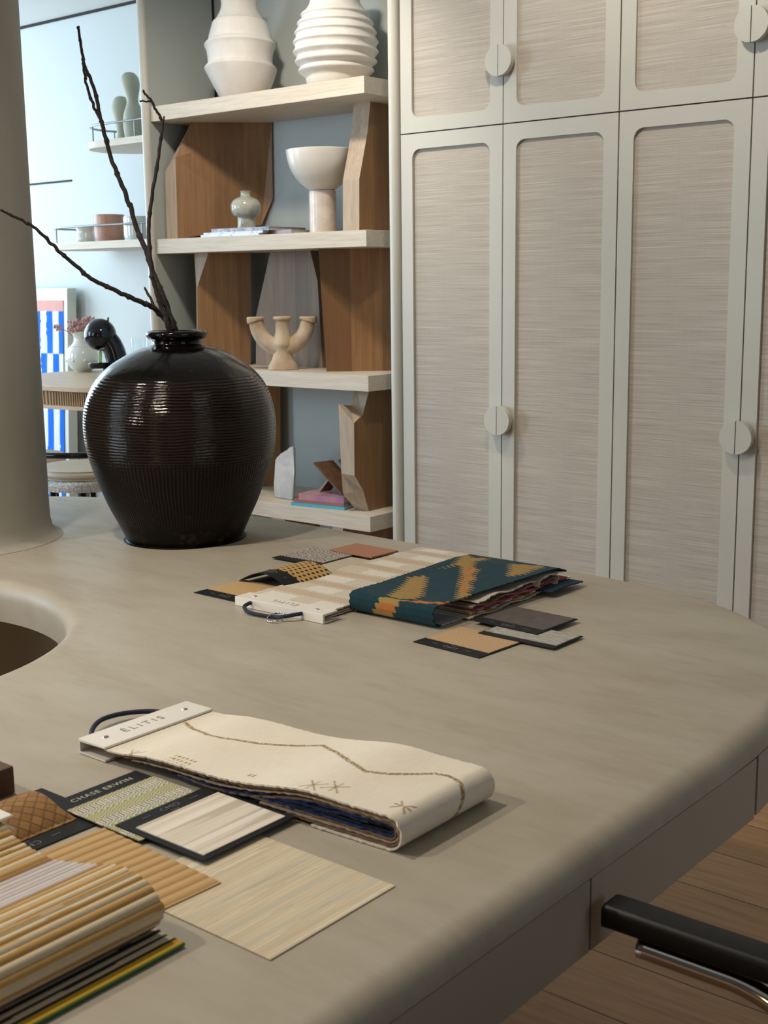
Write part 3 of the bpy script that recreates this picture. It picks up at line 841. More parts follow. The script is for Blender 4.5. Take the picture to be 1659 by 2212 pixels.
# flower vase, flowers, coffee machine, glass on the counter
fx, fy = ctr(178, 3.87, 770), 3.87
ZCt = ZC+.0005
fv = thing('flower_vase', 'white dotted ceramic vase on the blond oak counter holding pink dried flowers', 'vase', (fx, fy, ZCt))
fp = [(0, 0), (.036, 0), (.041, .004), (.060, .02), (.076, .048), (.0795, .075), (.075, .100), (.062, .121), (.047, .135), (.038, .150), (.037, .165), (.044, .183), (.049, .195), (.045, .195), (.033, .170), (.033, .15), (0, .14)]
obj('body', lathe(B(), smooth_prof(fp, 4), (fx, fy, ZCt), 64, cap=False), M['mug_white'], fv, True)
for k in range(26):
    a = 2*pi*k/26; bm = B(); r = bmesh.ops.create_uvsphere(bm, u_segments=8, v_segments=6, radius=.0032)
    for v in bm.verts: v.co += Vector((fx+.060*cos(a), fy+.060*sin(a), ZCt+.124))
    obj('bead', bm, M['mug_white'], fv, True)
for k in range(8):
    a = 2*pi*k/8+.3; bm = B(); bmesh.ops.create_uvsphere(bm, u_segments=12, v_segments=8, radius=.009)
    for v in bm.verts: v.co = Vector((v.co.x, v.co.y, v.co.z))*1.0+Vector((fx+.074*cos(a), fy+.074*sin(a), ZCt+.058))
    obj('dot', bm, M['mug_white'], fv, True)
M['pink'] = pmat('dusty_pink_petals', (.62, .38, .37), (.46, .26, .25), ns=60, rough=.8)
M['stem'] = pmat('dry_stem', (.16, .12, .06), ns=30, rough=.8)
for k in range(14):
    a = 2*pi*k/14+random.uniform(-.2, .2); rr = random.uniform(.025, .082); hh_ = ZCt+random.uniform(.205, .255)
    if k == 9: rr, hh_ = .105, ZCt+.215
    tip = Vector((fx+rr*cos(a), fy+rr*sin(a), hh_))
    base = Vector((fx+.018*cos(a), fy+.018*sin(a), ZCt+.15))
    t = thing('dried_flower', 'dried dusty-pink flower sprig in the white vase on the blond oak counter', 'flower', base, 'dried pink flowers in the white vase')
    obj('stem', tube(B(), [base, base.lerp(tip, .5)+Vector((0, 0, .012)), tip], .0018, 6), M['stem'], t)
    bm = B()
    for q in range(34):
        d = Vector((random.gauss(0, 1), random.gauss(0, 1), random.gauss(0, .8))).normalized()*random.uniform(.004, .026)
        s = random.uniform(.005, .009); mt = Matrix.Translation(tip+d) @ Matrix.Rotation(random.uniform(0, 6), 4, Vector((random.random(), random.random(), .3))) @ Matrix.Diagonal((s, s*.8, s*.45, 1))
        bmesh.ops.create_icosphere(bm, subdivisions=1, radius=1, matrix=mt)
    obj('petals', bm, M['pink'], t, 60)
# coffee machine
kx, ky = ctr(236, 3.72, 770), 3.72
km = thing('coffee_machine', 'gloss black round-headed capsule coffee machine on the blond oak counter', 'coffee machine', (kx, ky, ZCt))
side = Vector((cos(YAW), sin(YAW), 0))
def K(s, z, o=0): return Vector((kx, ky, ZCt+z))+side*s+Vector((-side.y, side.x, 0))*o
bm = B()
path = smooth_prof([K(.032, .012), K(.036, .05), K(.031, .095), K(.016, .14), K(-.006, .172), K(-.028, .19)], 6)
n = len(path); tube(bm, path, [.050-.002*i/(n-1) for i in range(n)], 28)
obj('body', bm, M['blackgloss'], km, True)
bm = B(); c = K(-.037, .193); bmesh.ops.create_uvsphere(bm, u_segments=40, v_segments=28, radius=.074)
for v in bm.verts: v.co += c
obj('head', bm, M['blackgloss'], km, True)
bm = B(); bmesh.ops.create_uvsphere(bm, u_segments=24, v_segments=14, radius=.022)
for v in bm.verts: v.co = Vector((v.co.x, v.co.y, v.co.z*.7))+K(-.022, .134, -.02)
obj('spout', bm, M['steel'], km, True)
bm = lathe(B(), [(0, 0), (.042, 0), (.047, .006), (.047, .022), (.043, .026), (0, .022)], K(-.048, .040, -.015), 40, cap=False)
obj('drip_tray', bm, M['blackgloss'], km, 40)
bm = loft(B(), [K(-.050, .066, 0), K(-.040, .066, 0), K(-.034, .14, 0), K(-.044, .14, 0)], [K(-.050, .066, .02), K(-.040, .066, .02), K(-.034, .14, .02), K(-.044, .14, .02)])
obj('light_strip', bm, pmat('green_translucent_plastic', (.28, .62, .14), ns=3, rough=.3), km, label='green plastic strip')
bm = lathe(B(), [(0, 0), (.052, 0), (.055, .004), (.054, .012), (0, .0125)], K(.03, 0), 40, cap=False)
obj('base', bm, M['blackgloss'], km, 40)
obj('lever', tube(B(), [K(0, .24), K(.004, .272)], .005, 8), M['blackgloss'], km)
obj('water_tank_bracket', box(B(), K(-.02, 0).x-.008, K(-.02, 0).x+.008, K(-.02, 0).y-.008, K(-.02, 0).y+.008, ZCt+.002, ZCt+.045), M['blackgloss'], km)
gx, gy = K(.140, 0, .02).x, K(.140, 0, .02).y
bm = lathe(B(), [(0, 0), (.034, 0), (.036, .003), (.040, .175), (.038, .175), (.034, .008), (0, .008)], (gx, gy, ZCt), 40, cap=False)
tag(obj('glass_jar', bm, M['glass'], None, 50, origin=(gx, gy, ZCt)), 'clear glass container behind the black coffee machine', 'glass')
bm = lathe(B(), [(0, 0), (.022, 0), (.025, .004), (.027, .06), (.025, .06), (.022, .008), (0, .008)], (K(.075, 0, -.10).x, K(.075, 0, -.10).y, ZCt), 32, cap=False)
tag(obj('drinking_glass', bm, M['glass'], None, 50, origin=(K(.075, 0, -.10).x, K(.075, 0, -.10).y, ZCt)), 'small clear glass in front of the black coffee machine', 'glass')

# ------------------------------------------------------------------ the desk
TZ = .75
ctrl = [(-.628, -.10), (-.628, .35), (-.628, .9), (-.628, 1.30), (-.630, 1.53), (-.648, 1.68), (-.70, 1.86), (-.785, 2.035), (-.88, 2.117), (-1.02, 2.196), (-1.25, 2.242), (-1.53, 2.258), (-1.84, 2.283), (-2.3, 2.307), (-2.6, 2.303), (-2.87, 2.262), (-3.05, 2.168), (-3.2, 2.0), (-3.29, 1.75), (-3.32, 1.4), (-3.32, .8), (-3.32, .1), (-3.27, -.16), (-3.05, -.30), (-2.7, -.34), (-2.0, -.34), (-1.2, -.34), (-.85, -.32), (-.69, -.24)]
def closed_spline(pts, n=8):
    m = len(pts); out = []
    for i in range(m):
        p0, p1, p2, p3 = pts[i-1], pts[i], pts[(i+1) % m], pts[(i+2) % m]
        for k in range(n):
            t = k/n
            # centripetal-ish: plain Catmull-Rom with clamped tangents
            d1 = math.dist(p0, p1); d2 = math.dist(p1, p2); d3 = math.dist(p2, p3)
            t1 = [(p2[j]-p0[j])*d2/(d1+d2) for j in (0, 1)]; t2 = [(p3[j]-p1[j])*d2/(d2+d3) for j in (0, 1)]
            out.append(tuple((2*t**3-3*t*t+1)*p1[j]+(t**3-2*t*t+t)*t1[j]+(-2*t**3+3*t*t)*p2[j]+(t**3-t*t)*t2[j] for j in (0, 1)))
    return out
OUT = closed_spline(ctrl)
desk = thing('desk', 'large rounded beige microcement desk with a round opening and drawers', 'table', (-2.0, 1.0, 0))
def fill_between(bm, *loops):
    ea = []
    for lp in loops:
        n = len(lp)
        for i in range(n):
            e = bm.edges.get((lp[i], lp[(i+1) % n])) or bm.edges.new((lp[i], lp[(i+1) % n])); ea.append(e)
    bmesh.ops.triangle_fill(bm, edges=ea, use_beauty=True, use_dissolve=False)
HC = (-2.15, .97); HR = .475
def cring(z, n=64, r=.234): return [(PC[0]+r*cos(2*pi*i/n), PC[1]+r*sin(2*pi*i/n), z) for i in range(n)]
def hring(r, z, n=96): return [(HC[0]+r*cos(2*pi*i/n), HC[1]+r*sin(2*pi*i/n), z) for i in range(n)]
bm = B()
edge = [[(x, y, .7205) for x, y in OUT]]
for k in range(9):
    a = pi/2*k/8
    edge.append([(x, y, TZ-.0295+.0295*sin(a)) for x, y in offset_loop(OUT, .032*(1-cos(a)))])
R = rings_mesh(bm, edge, False, False)
hole = [hring(HR-.006, .668), hring(HR-.006, .70)]
for k in range(7):
    a = pi/2*k/6; hole.append(hring(HR-.006+.030*(1-cos(a)), TZ-.035+.035*sin(a)))
Hh = rings_mesh(bm, hole, False, False)
Kk = rings_mesh(bm, [cring(.7205), cring(TZ)], False, False)
fill_between(bm, R[-1], Hh[-1], Kk[-1])
fill_between(bm, R[0], Hh[0], Kk[0])
obj('top', bm, M['cement'], desk, 30)
# apron body under the top with curved panels and drawer fronts on the straight side
inn = offset_loop(OUT, .020)
bm = B()
A0 = [(x, y, .634) for x, y in inn]; A1 = [(x, y, .7195) for x, y in inn]
Ra = rings_mesh(bm, [A0, A1], False, False)
Hi = rings_mesh(bm, [hring(HR+.004, .667), hring(HR+.004, .7195)], False, False)
Ki = rings_mesh(bm, [cring(.634), cring(.7195)], False, False)
fill_between(bm, Ra[0], Hi[0], Ki[0])
obj('apron', bm, M['apron'], desk, 30)
for (ya, yb) in ((-.05, .548), (.551, 1.1015), (1.1045, 1.5365)):
    obj('drawer_front', box(B(), -.6475, -.6285, ya, yb, .634, .7185, .0008), M['apron'], desk)
# curved facing from the last drawer round the far edge
seg = [p for p in OUT]
i0 = next(i for i, p in enumerate(seg) if p[1] > 1.541)
run = seg[i0:i0+130]; run_in = inn[i0:i0+130]
bm = B()
pt = [[bm.verts.new((p[0], p[1], z)) for p in run] for z in (.634, .7185)]
pi_ = [[bm.verts.new((p[0], p[1], z)) for p in run_in] for z in (.634, .7185)]
for k in range(len(run)-1):
    bm.faces.new((pt[0][k], pt[0][k+1], pt[1][k+1], pt[1][k])); bm.faces.new((pi_[0][k+1], pi_[0][k], pi_[1][k], pi_[1][k+1]))
    bm.faces.new((pt[1][k], pt[1][k+1], pi_[1][k+1], pi_[1][k])); bm.faces.new((pt[0][k+1], pt[0][k], pi_[0][k], pi_[0][k+1]))
for k in (0, -1): bm.faces.new((pt[0][k], pt[1][k], pi_[1][k], pi_[0][k]))
obj('apron_panel', bm, M['apron'], desk, 30)
for (x, y) in ((-3.0, .1), (-1.25, .1), (-2.0, 1.95), (-3.02, 1.95)):
    obj('leg', lathe(B(), [(.07, 0), (.07, .6335)], (x, y, 0), 32), M['apron'], desk, 40)

# ------------------------------------------------------------------ big dark jar and branches
VX, VY = -2.258, 1.984
ZT = TZ+.0006
jar_p = [(0, 0), (.137, 0), (.1375, .0004), (.1385, .004), (.150, .03), (.160, .052), (.176, .085), (.190, .12), (.204, .155), (.214, .188), (.222, .222), (.225, .254), (.2245, .288), (.220, .319), (.211, .347), (.198, .373), (.178, .397), (.152, .418), (.120, .437), (.090, .450), (.068, .456), (.058, .461), (.0565, .466), (.058, .471), (.067, .475), (.0715, .482), (.071, .488), (.066, .492), (.058, .492), (.052, .488), (.048, .47), (.06, .44), (.11, .42), (.18, .36), (.2, .28), (.19, .18), (.15, .06), (0, .03)]
def jar_mat():
    m, nt, bs = new_mat('dark_brown_ribbed_glaze')
    tc = nt.nodes.new('ShaderNodeTexCoord'); sp = nt.nodes.new('ShaderNodeSeparateXYZ'); nt.links.new(tc.outputs['Object'], sp.inputs[0])
    nse = nz(nt, coords(nt), 9, 4); nse2 = nz(nt, coords(nt), 55, 5); big = nz(nt, coords(nt), 12, 7, .7)
    ang = math_node(nt, 'ARCTAN2', sp.outputs[1], sp.outputs[0])
    zw = math_node(nt, 'ADD', sp.outputs[2], math_node(nt, 'MULTIPLY', nse, .012))
    hr = math_node(nt, 'SINE', math_node(nt, 'MULTIPLY', zw, 2*pi/.0068))
    vr = math_node(nt, 'SINE', math_node(nt, 'ADD', math_node(nt, 'MULTIPLY', ang, 150), math_node(nt, 'MULTIPLY', nse, 9)))
    def band(a, b):
        mr = nt.nodes.new('ShaderNodeMapRange'); mr.interpolation_type = 'SMOOTHSTEP'
        mr.inputs[1].default_value = a; mr.inputs[2].default_value = b; nt.links.new(zw, mr.inputs[0]); return mr.outputs[0]
    up = math_node(nt, 'MULTIPLY', band(.185, .215), math_node(nt, 'SUBTRACT', 1, band(.385, .405)))
    lowm = math_node(nt, 'MULTIPLY', band(.03, .07), math_node(nt, 'SUBTRACT', 1, band(.19, .225)))
    h = math_node(nt, 'ADD', math_node(nt, 'MULTIPLY', hr, up), math_node(nt, 'MULTIPLY', vr, math_node(nt, 'MULTIPLY', lowm, .8)))
    h2 = math_node(nt, 'ADD', math_node(nt, 'MULTIPLY', h, .5), math_node(nt, 'MULTIPLY', nse2, 1.2))
    ridge = ramp(nt, math_node(nt, 'ADD', math_node(nt, 'MULTIPLY', h, .5), .5), [(.68, (0, 0, 0)), (1, (1, 1, 1))])
    base = mixc(nt, math_node(nt, 'MULTIPLY', ridge, .6), (.0032, .0021, .002), (.050, .026, .016))
    patch = math_node(nt, 'MULTIPLY', ramp(nt, big, [(.60, (0, 0, 0)), (.70, (1, 1, 1))]), math_node(nt, 'SUBTRACT', 1, band(.06, .12)))
    spots = math_node(nt, 'MULTIPLY', ramp(nt, nse2, [(.66, (0, 0, 0)), (.74, (1, 1, 1))]), .5)
    col = mixc(nt, math_node(nt, 'MULTIPLY', patch, .8), base, (.075, .035, .018))
    col = mixc(nt, spots, col, (.05, .03, .018))
    nt.links.new(col, bs.inputs['Base Color'])
    nt.links.new(math_node(nt, 'ADD', .13, math_node(nt, 'MULTIPLY', math_node(nt, 'SUBTRACT', 1, band(.10, .30)), .28)), bs.inputs['Roughness'])
    bs.inputs['Specular IOR Level'].default_value = .16
    nt.links.new(math_node(nt, 'MULTIPLY', band(.16, .30), .42), bs.inputs['Coat Weight']); bs.inputs['Coat Roughness'].default_value = .09
    add_bump(nt, bs, h2, .6, .0014); nt.links.new(bs.inputs['Normal'].links[0].from_socket, bs.inputs['Coat Normal']); return m
bm = lathe(B(), smooth_prof(jar_p, 5), (VX, VY, ZT), 144, lambda r, z, a: (r*(1+.006*mnoise.noise(Vector((cos(a)*1.5, sin(a)*1.5, z*8)))), z), cap=False)
tag(obj('jar', bm, jar_mat(), None, True, origin=(VX, VY, ZT)), 'big dark brown glazed ribbed jar standing on the desk', 'jar')
vn = Vector((VX, VY, 0)).normalized()
def bpt(px, py, off=0): return on_plane(px, py, Vector((VX, VY, 0))+vn*off, vn)
def branch_tube(pix, off0, off1, r0, r1, seed):
    pts = []
    m = len(pix)
    for i, (x, y) in enumerate(pix): pts.append(tuple(bpt(x, y, off0+(off1-off0)*i/(m-1))))
    pts = smooth_prof(pts, 9); n = len(pts); rad = []
    out = []
    for i, p in enumerate(pts):
        t = i/(n-1); k = r0+(r1-r0)*t
        node = 1.35 if (i+seed) % 11 == 0 else 1.0
        rad.append(k*node*(1+.12*n2(i*.7, seed)))
        out.append(Vector(p)+Vector((n2(i*.35, seed), n2(i*.35, seed+5), n2(i*.35, seed+9)))*.0028)
    return out, rad
def branch(name, label, main, sides):
    base = bpt(*main[0][0])
    t = thing(name, label, 'branch', base)
    p, r = branch_tube(*main); obj('stem', tube(B(), p, r, 9), M['twig'], t, True)
    for s in sides:
        p, r = branch_tube(*s); obj('twig', tube(B(), p, r, 8), M['twig'], t, True)
branch('branch', 'tallest bare branch in the dark jar, forked near its top',
       ([(386, 745), (376, 705), (352, 640), (331, 589), (314, 538), (297, 499), (280, 443), (258, 387), (238, 336), (222, 272), (217, 255), (206, 202), (193, 165), (182, 140), (176, 105), (171, 75), (169.6, 57)], 0, .10, .0072, .0028, 1),
       [([(218, 258), (210, 245), (196, 213), (186, 178), (180, 142), (179, 138)], .07, .09, .0038, .0026, 4)])
branch('branch', 'bare branch in the middle of the dark jar, hooked over at its tip',
       ([(368, 745), (362, 700), (346, 655), (332, 610), (326, 570), (321, 505), (325, 447), (338, 365), (346, 310), (351, 266), (338, 240), (325, 215), (308, 197)], -.02, -.12, .0062, .0022, 3),
       [([(351, 266), (355, 252)], -.10, -.10, .0025, .0018, 2), ([(326, 219), (314, 219), (302, 218)], -.11, -.115, .0020, .0014, 8),
        ([(376, 712), (360, 668), (340, 632), (329, 603)], -.02, -.03, .0050, .0036, 6)])
branch('branch', 'bare branch leaning far to the left out of the dark jar',
       ([(380, 742), (364, 700), (335, 668), (312, 655), (282, 643), (245, 625), (202, 605), (165, 575), (130, 545), (100, 515), (68, 487), (35, 470), (12, 459), (1, 453)], .02, -.25, .0068, .0022, 7),
       [([(333, 664), (327, 648), (319, 634), (312, 621)], .02, .03, .0034, .0026, 5)])

# ------------------------------------------------------------------ sample books and cards on the desk
BLK = (.006, .006, .007)
def card(name, label, x0, x1, y0, y1, z, colour, bar, barw=.024, text=None, rot=0, margin=.003, zf=None, nx=70, ny=70, textflip=False, thick=.0012, ink='dim_ink', tsize=.010, texts=True, board='black', flat_back=False, sy1_=None, tdy=0):
    """sample card: board + sample sheet; bar on side 'x0','x1','y0' or None"""
    cx, cy = (x0+x1)/2, (y0+y1)/2
    t = thing(name, label, 'sample', (cx, cy, z)); t.rotation_euler = (0, 0, 0)
    def rotbm(bm):
        if rot:
            for v in bm.verts:
                dx, dy = v.co.x-cx, v.co.y-cy; v.co.x = cx+dx*cos(rot)-dy*sin(rot); v.co.y = cy+dx*sin(rot)+dy*cos(rot)
        return bm
    if sy1_: pass
    if zf and not flat_back:
        o = sheet('backing', x0, x1, y0, y1, z, thick, solid(BLK), t, rot, zf, 40, 40)
    else: obj('backing', rotbm(box(B(), x0, x1, y0, y1, z, z+thick)), M[board], t)
    sx0, sx1, sy0, sy1 = x0+margin, x1-margin, y0+margin, y1-margin
    if sy1_: sy1 = sy1_
    if bar == 'x0': sx0 = x0+barw
    if bar == 'x1': sx1 = x1-barw
    if bar == 'y0': sy0 = y0+barw
    # keep the sample concentric with the board when turned
    s = sheet('sample', sx0, sx1, sy0, sy1, z+thick, .0012, colour, t, 0, (lambda x, y: zf(x, y)) if zf else None, nx, ny)
    if rot:
        off = s.location.copy()
        for v in s.data.vertices:
            X = v.co.x+off.x; Y = v.co.y+off.y
            v.co.x = X*cos(rot)-Y*sin(rot)-off.x; v.co.y = X*sin(rot)+Y*cos(rot)-off.y
    if text:
        if bar == 'x0': o_ = (x0+barw*.5, cy); u, v_ = (0, 1, 0), (-1, 0, 0)
        elif bar == 'x1': o_ = (x1-barw*.5, cy+tdy); u, v_ = (0, -1, 0), (1, 0, 0)
        else: o_ = (cx, y0+barw*.5); u, v_ = (-1, 0, 0), (0, -1, 0)
        hz = zf(*o_) if zf and not flat_back else 0
        sub = [(text, 0, tsize)]
        if text == 'CMO': sub = [('CMO', .001, tsize), ('PARIS', -tsize*.75, tsize*.36)]
        if text == 'CHASE ERWIN': sub = [(text, 0, tsize)]
        bm = B()
        for (tx, dv, sz) in sub:
            if textflip: pass
            b2 = text_mesh(tx, sz, (o_[0]+v_[0]*dv, o_[1]+v_[1]*dv, z+thick+.0003+hz), u, v_, .0002, 1.15)
            me = bpy.data.meshes.new('t'); b2.to_mesh(me); b2.free(); bm.from_mesh(me); bpy.data.meshes.remove(me)
        if text == 'CMO':     # staple marks either side of the name
            for sg in (-1, 1):
                c = Vector((o_[0], o_[1], 0))+Vector(u)*sg*.036
                b = Vector(u)*.006; q = Vector(v_)*.0005
                zc = z+thick+.0003+(zf(c.x, c.y) if zf and not flat_back else 0)
                vs = [c-b-q, c+b-q, c+b+q, c-b+q]
                loft(bm, [Vector((p.x, p.y, zc)) for p in vs], [Vector((p.x, p.y, zc+.0003)) for p in vs])
        obj('lettering', rotbm(bm), M[ink], t)
    return t
# --- colour patterns
def raffia(c1, c2, f=420):
    def g(u, v):
        a = sin(u*f*2)*sin(v*f*2); k = .5+.5*a; n = .5+.5*n2(u*180, v*180)
        return lerp(c1, c2, .45*k+.45*n)
    return g
def weave_basket(u, v):
    s = .0115; a = (u+v)/1.414; b = (u-v)/1.414
    i, j = math.floor(a/s), math.floor(b/s); fa, fb = a/s-i, b/s-j
    e = min(fa, 1-fa, fb, 1-fb)
    base = lerp((.40, .22, .085), (.24, .115, .04), .5+.5*n2(i*3.1, j*5.7))
    if (i+j) % 2: base = tuple(x*.85 for x in base)
    return tuple(x*(.5 if e < .07 else 1) for x in base)
def chase(u, v):
    band = int(u/.0105) % 4
    zig = abs(((v/.0085) % 1)-.5)*1.6
    k = ((u/.0046)+zig) % 1
    A = (.62, .54, .28); Bc = (.20, .21, .17); C = (.66, .60, .44); D = (.15, .17, .21)
    if band == 0: return A if k < .5 else Bc
    if band == 1: return C if (v/.0042) % 1 < .58 else D
    if band == 2: return Bc if k < .5 else C
    return (.55, .52, .20) if k < .5 else (.24, .25, .20)
def silk_white(u, v):
    l = n2(u*150, v*3.5); m = n2(u*55, v*2, 4)
    c = lerp((.74, .66, .54), (.62, .53, .42), max(0, min(1, .5+l)))
    if l > .28: c = lerp(c, (.45, .38, .30), .5)
    if m > .25: c = lerp(c, (.80, .74, .64), .7)
    return c
def grass_sheet(u, v):
    l = n2(u*260, v*4.5); m = n2(u*90, v*3, 7)
    c = lerp((.68, .57, .40), (.54, .44, .30), max(0, min(1, .5+l*1.2)))
    if m > .22: c = lerp(c, (.50, .47, .38), .5)
    if l > .36: c = lerp(c, (.78, .70, .54), .7)
    if l < -.42: c = lerp(c, (.40, .34, .24), .5)
    return c
def brown_ribs(u, v):
    k = (u/.0155+.12*n2(u*5, v*8)) % 1
    c = lerp((.47, .285, .115), (.55, .355, .155), .5+.5*n2(u*40, v*6))
    return lerp(c, (.24, .12, .05), .6*max(0, 1-abs(k-.5)*6))
def cane(u, v):
    s = .0125; a = u/s; b = v/s*1.0
    i = math.floor(a); fx_, fy_ = a-i, (b+.5*(i % 2)) % 1
    d = math.hypot(fx_-.5, fy_-.5)
    base = lerp((.55, .34, .12), (.42, .24, .075), .5+.5*n2(u*300, v*300))
    return (.012, .011, .010) if d < .27 else base
def boucle_c(u, v):
    k = n2(u*260, v*260)
    return (.50, .45, .38) if k > -.02 else (.13, .11, .10)
def dark_weave(u, v):
    k = .5+.5*sin(u*1500)*sin(v*1500)
    return lerp((.075, .062, .055), (.17, .14, .125), .6*k+.3*n2(u*200, v*30))
def pale_linen(u, v):
    l = n2(u*60, v*210)
    return lerp((.46, .43, .36), (.30, .28, .23), max(0, min(1, .45+l)))
# front-left group
def bulge(x, y): return .020*max(0, sin(pi*min(1, max(0, (x+1.233)/.101))))**.8*(1 if x < -1.132 else 0)*min(1, max(0, (.812-y)/.012+.25))
card('sample_card', 'brown woven bamboo sample card beside the dark walnut block', -1.237, -1.100, .668, .842, TZ+.0006, weave_basket, 'x1', .028, 'CMO', zf=bulge, flat_back=True, margin=.004, sy1_=.812, tdy=-.018, nx=120, ny=120, tsize=.0125)
card('sample_card', 'green and gold herringbone card with pale lettering on a black bar', -1.185, -1.022, .815, .944, TZ+.0032, chase, 'x0', .034, 'CHASE ERWIN', nx=170, ny=170, ink='gold_ink', tsize=.0125, margin=0)
t = thing('wallpaper_sheet', 'large square sheet of pale straw grasscloth at the front of the desk', 'sample', (-.84, .82, TZ))
sheet('sheet', -.962, -.7435, .733, .912, TZ+.0006, .0008, grass_sheet, t, nx=240, ny=60, mat=M['vcol_flat'])
card('sample_card', 'cream streaked silk card with a black border lying over the straw sheet', -1.0725, -.9285, .822, .962, TZ+.0060, silk_white, 'x0', .026, 'CMO', nx=160, ny=40, margin=.008, tsize=.0115)
t = thing('wallpaper_sheet', 'brown ribbed corrugated sheet tucked under the striped textile book', 'sample', (-.99, .72, TZ))
sheet('sheet', -1.088, -.890, .600, .811, TZ+.0016, .0015, brown_ribs, t, rot=radians(-2.5), nx=200, ny=40, zf=lambda x, y: .0004*sin((x+1.09)/.0155*2*pi), mat=M['vcol_flat'])
bm = box(B(), -1.42, -1.2515, .735, .815, TZ+.0005, TZ+.035, .0015)
tag(obj('wood_block', bm, M['walnut'], None, False, origin=(-1.33, .775, TZ+.0005)), 'dark walnut block at the left edge of the desk', 'block')

# --- header bars
def header_bar(parent, x0, x1, y0, y1, z0, z1, along, open_side):
    """folded plastic clip: U profile extruded along an axis"""
    th = .003; bm = B()
    if along == 'y':
        s = 1 if open_side == 'x1' else -1
        xa, xb = (x0, x1) if s > 0 else (x1, x0)
        prof = [(xa, z0), (xb, z0), (xb, z0+th), (xa+s*th, z0+th), (xa+s*th, z1-th), (xb, z1-th), (xb, z1), (xa, z1)]
        loft(bm, [(x, y0, z) for x, z in prof], [(x, y1, z) for x, z in prof])
    else:
        prof = [(y0, z0), (y1, z0), (y1, z0+th), (y0+th, z0+th), (y0+th, z1-th), (y1, z1-th), (y1, z1), (y0, z1)]
        loft(bm, [(x0, y, z) for y, z in prof], [(x1, y, z) for y, z in prof])
    bmesh.ops.bevel(bm, geom=[e for e in bm.edges], offset=.0008, segments=2, affect='EDGES')
    return obj('header_bar', bm, M['whiteplastic'], parent, 40, label='off-white plastic header bar')
def rivet(parent, x, y, z):
    bm = lathe(B(), [(.0042, 0), (.0040, .0008), (.003, .0014), (0, .0017)], (x, y, z), 20, cap=False)
    return obj('rivet', bm, M['chrome'], parent, True)

# --- cream textile book in the middle
eb = thing('fabric_sample_book', 'cream textile sample book with brown stitched zigzag, folded over in the middle of the desk', 'sample book', (-1.03, 1.04, TZ))
header_bar(eb, -1.298, -1.243, .943, 1.130, TZ+.0005, TZ+.021, 'y', 'x1')
obj('lettering', text_mesh('ÉLITIS', .0185, (-1.272, 1.030, TZ+.0211), (0, 1, 0), (-1, 0, 0), .0002, 1.5), M['grey_ink'], eb)
rivet(eb, -1.272, .968, TZ+.021); rivet(eb, -1.272, 1.104, TZ+.021)
cord = smooth_prof([(-1.297, .972, TZ+.010), (-1.325, .985, TZ+.011), (-1.350, 1.02, TZ+.012), (-1.352, 1.06, TZ+.010), (-1.330, 1.092, TZ+.009), (-1.297, 1.10, TZ+.010)], 8)
obj('cord', tube(B(), cord, .0034, 10), M['cord'], eb, True)
CREAM = (.76, .68, .555)
zig = [(-1.24, 1.075), (-1.203, 1.059), (-1.165, 1.048), (-1.139, 1.049), (-1.087, 1.064), (-1.045, 1.085), (-1.013, 1.103), (-.974, 1.086), (-.933, 1.062), (-.893, 1.045), (-.868, 1.058), (-.849, 1.074), (-.828, 1.092), (-.811, 1.096), (-.789, 1.090), (-.765, 1.074), (-.74, 1.06)]
def cream_colour(s, wv, a):
    # distance along the top layer is measured from the header bar
    x = -1.247+s
    k = .04*n2(x*300, wv*60)+.03*n2(x*18, wv*22, 5)
    c = tuple(v*(1+k) for v in CREAM)
    for i in range(len(zig)-1):
        (xa, ya), (xb, yb) = zig[i], zig[i+1]
        if xa <= x <= xb:
            yy = ya+(yb-ya)*(x-xa)/(xb-xa); sl = abs((yb-ya)/(xb-xa))
            wth = .0022*(1+sl*.9)
            if abs(wv-yy) < wth and n2(x*420, wv*420, 2) > -.28: return (.30, .195, .085)
    for (mx, my, kind) in ((-1.120, .966, 0), (-1.199, .951, 1), (-.915, .980, 1), (-.890, .990, 2), (-1.014, .979, 3), (-.800, .998, 4)):
        dx, dy = x-mx, wv-my
        if abs(dx) < .026 and abs(dy) < .02:
            q = False
            if kind == 0: q = abs(dy) < .011 and abs(dx) < .02 and (int((dx+.05)/.0035) % 2 == 0) and (int((dy+.05)/.0045) % 2 == 0)
            if kind in (1, 2): q = (abs(abs(dx)-abs(dy)*1.1) < .0014 and abs(dx) < .013) or (abs(dx) < .0012 and abs(dy) < .013)
            if kind == 4: q = (abs(abs(dx)-abs(dy)) < .0016 and .003 < abs(dx) < .011) or (abs(dy) < .0013 and abs(dx) < .012)
            if kind == 3: q = abs(dy) < .004 and .002 < abs(dx) < .005
            if q: return (.33, .215, .10)
    return c
def fold_profile(xs, xf, xe, ztop, zbot, d, zstart=None, hump=None):
    """from header side xs over the top to a round fold at xf and back under to xe; d = inward offset"""
    zt_, zb_ = ztop-d, zbot+d; r = (zt_-zb_)/2; cx_ = xf-(ztop-zbot)/2-0.0
    pts = []
    n = 26
    for i in range(n+1):
        x = xs+(cx_-xs)*i/n; t = i/n
        z = zt_
        if zstart is not None:
            sm = min(1, t/.85); sm = sm*sm*(3-2*sm); z = zstart+(zt_-zstart)*sm
        if hump: z += hump(x)
        pts.append((x, z))
    for k in range(1, 16):
        a = pi/2-pi*k/16; pts.append((cx_+r*cos(a), (zt_+zb_)/2+r*sin(a)))
    if xe < cx_:
        for i in range(9):
            x = cx_+(xe-cx_)*i/8; pts.append((x, zb_))
    return pts
ez0 = TZ+.0022
skw = lambda x: ((max(-1.24, min(-.79, x))+1.24)*.055, (max(-1.24, min(-.79, x))+1.24)*.035)
hump = lambda x: .0045*sin((x+1.235)*22)*max(0, min(1, (x+1.235)/.05))*max(0, min(1, (-.86-x)/.08))
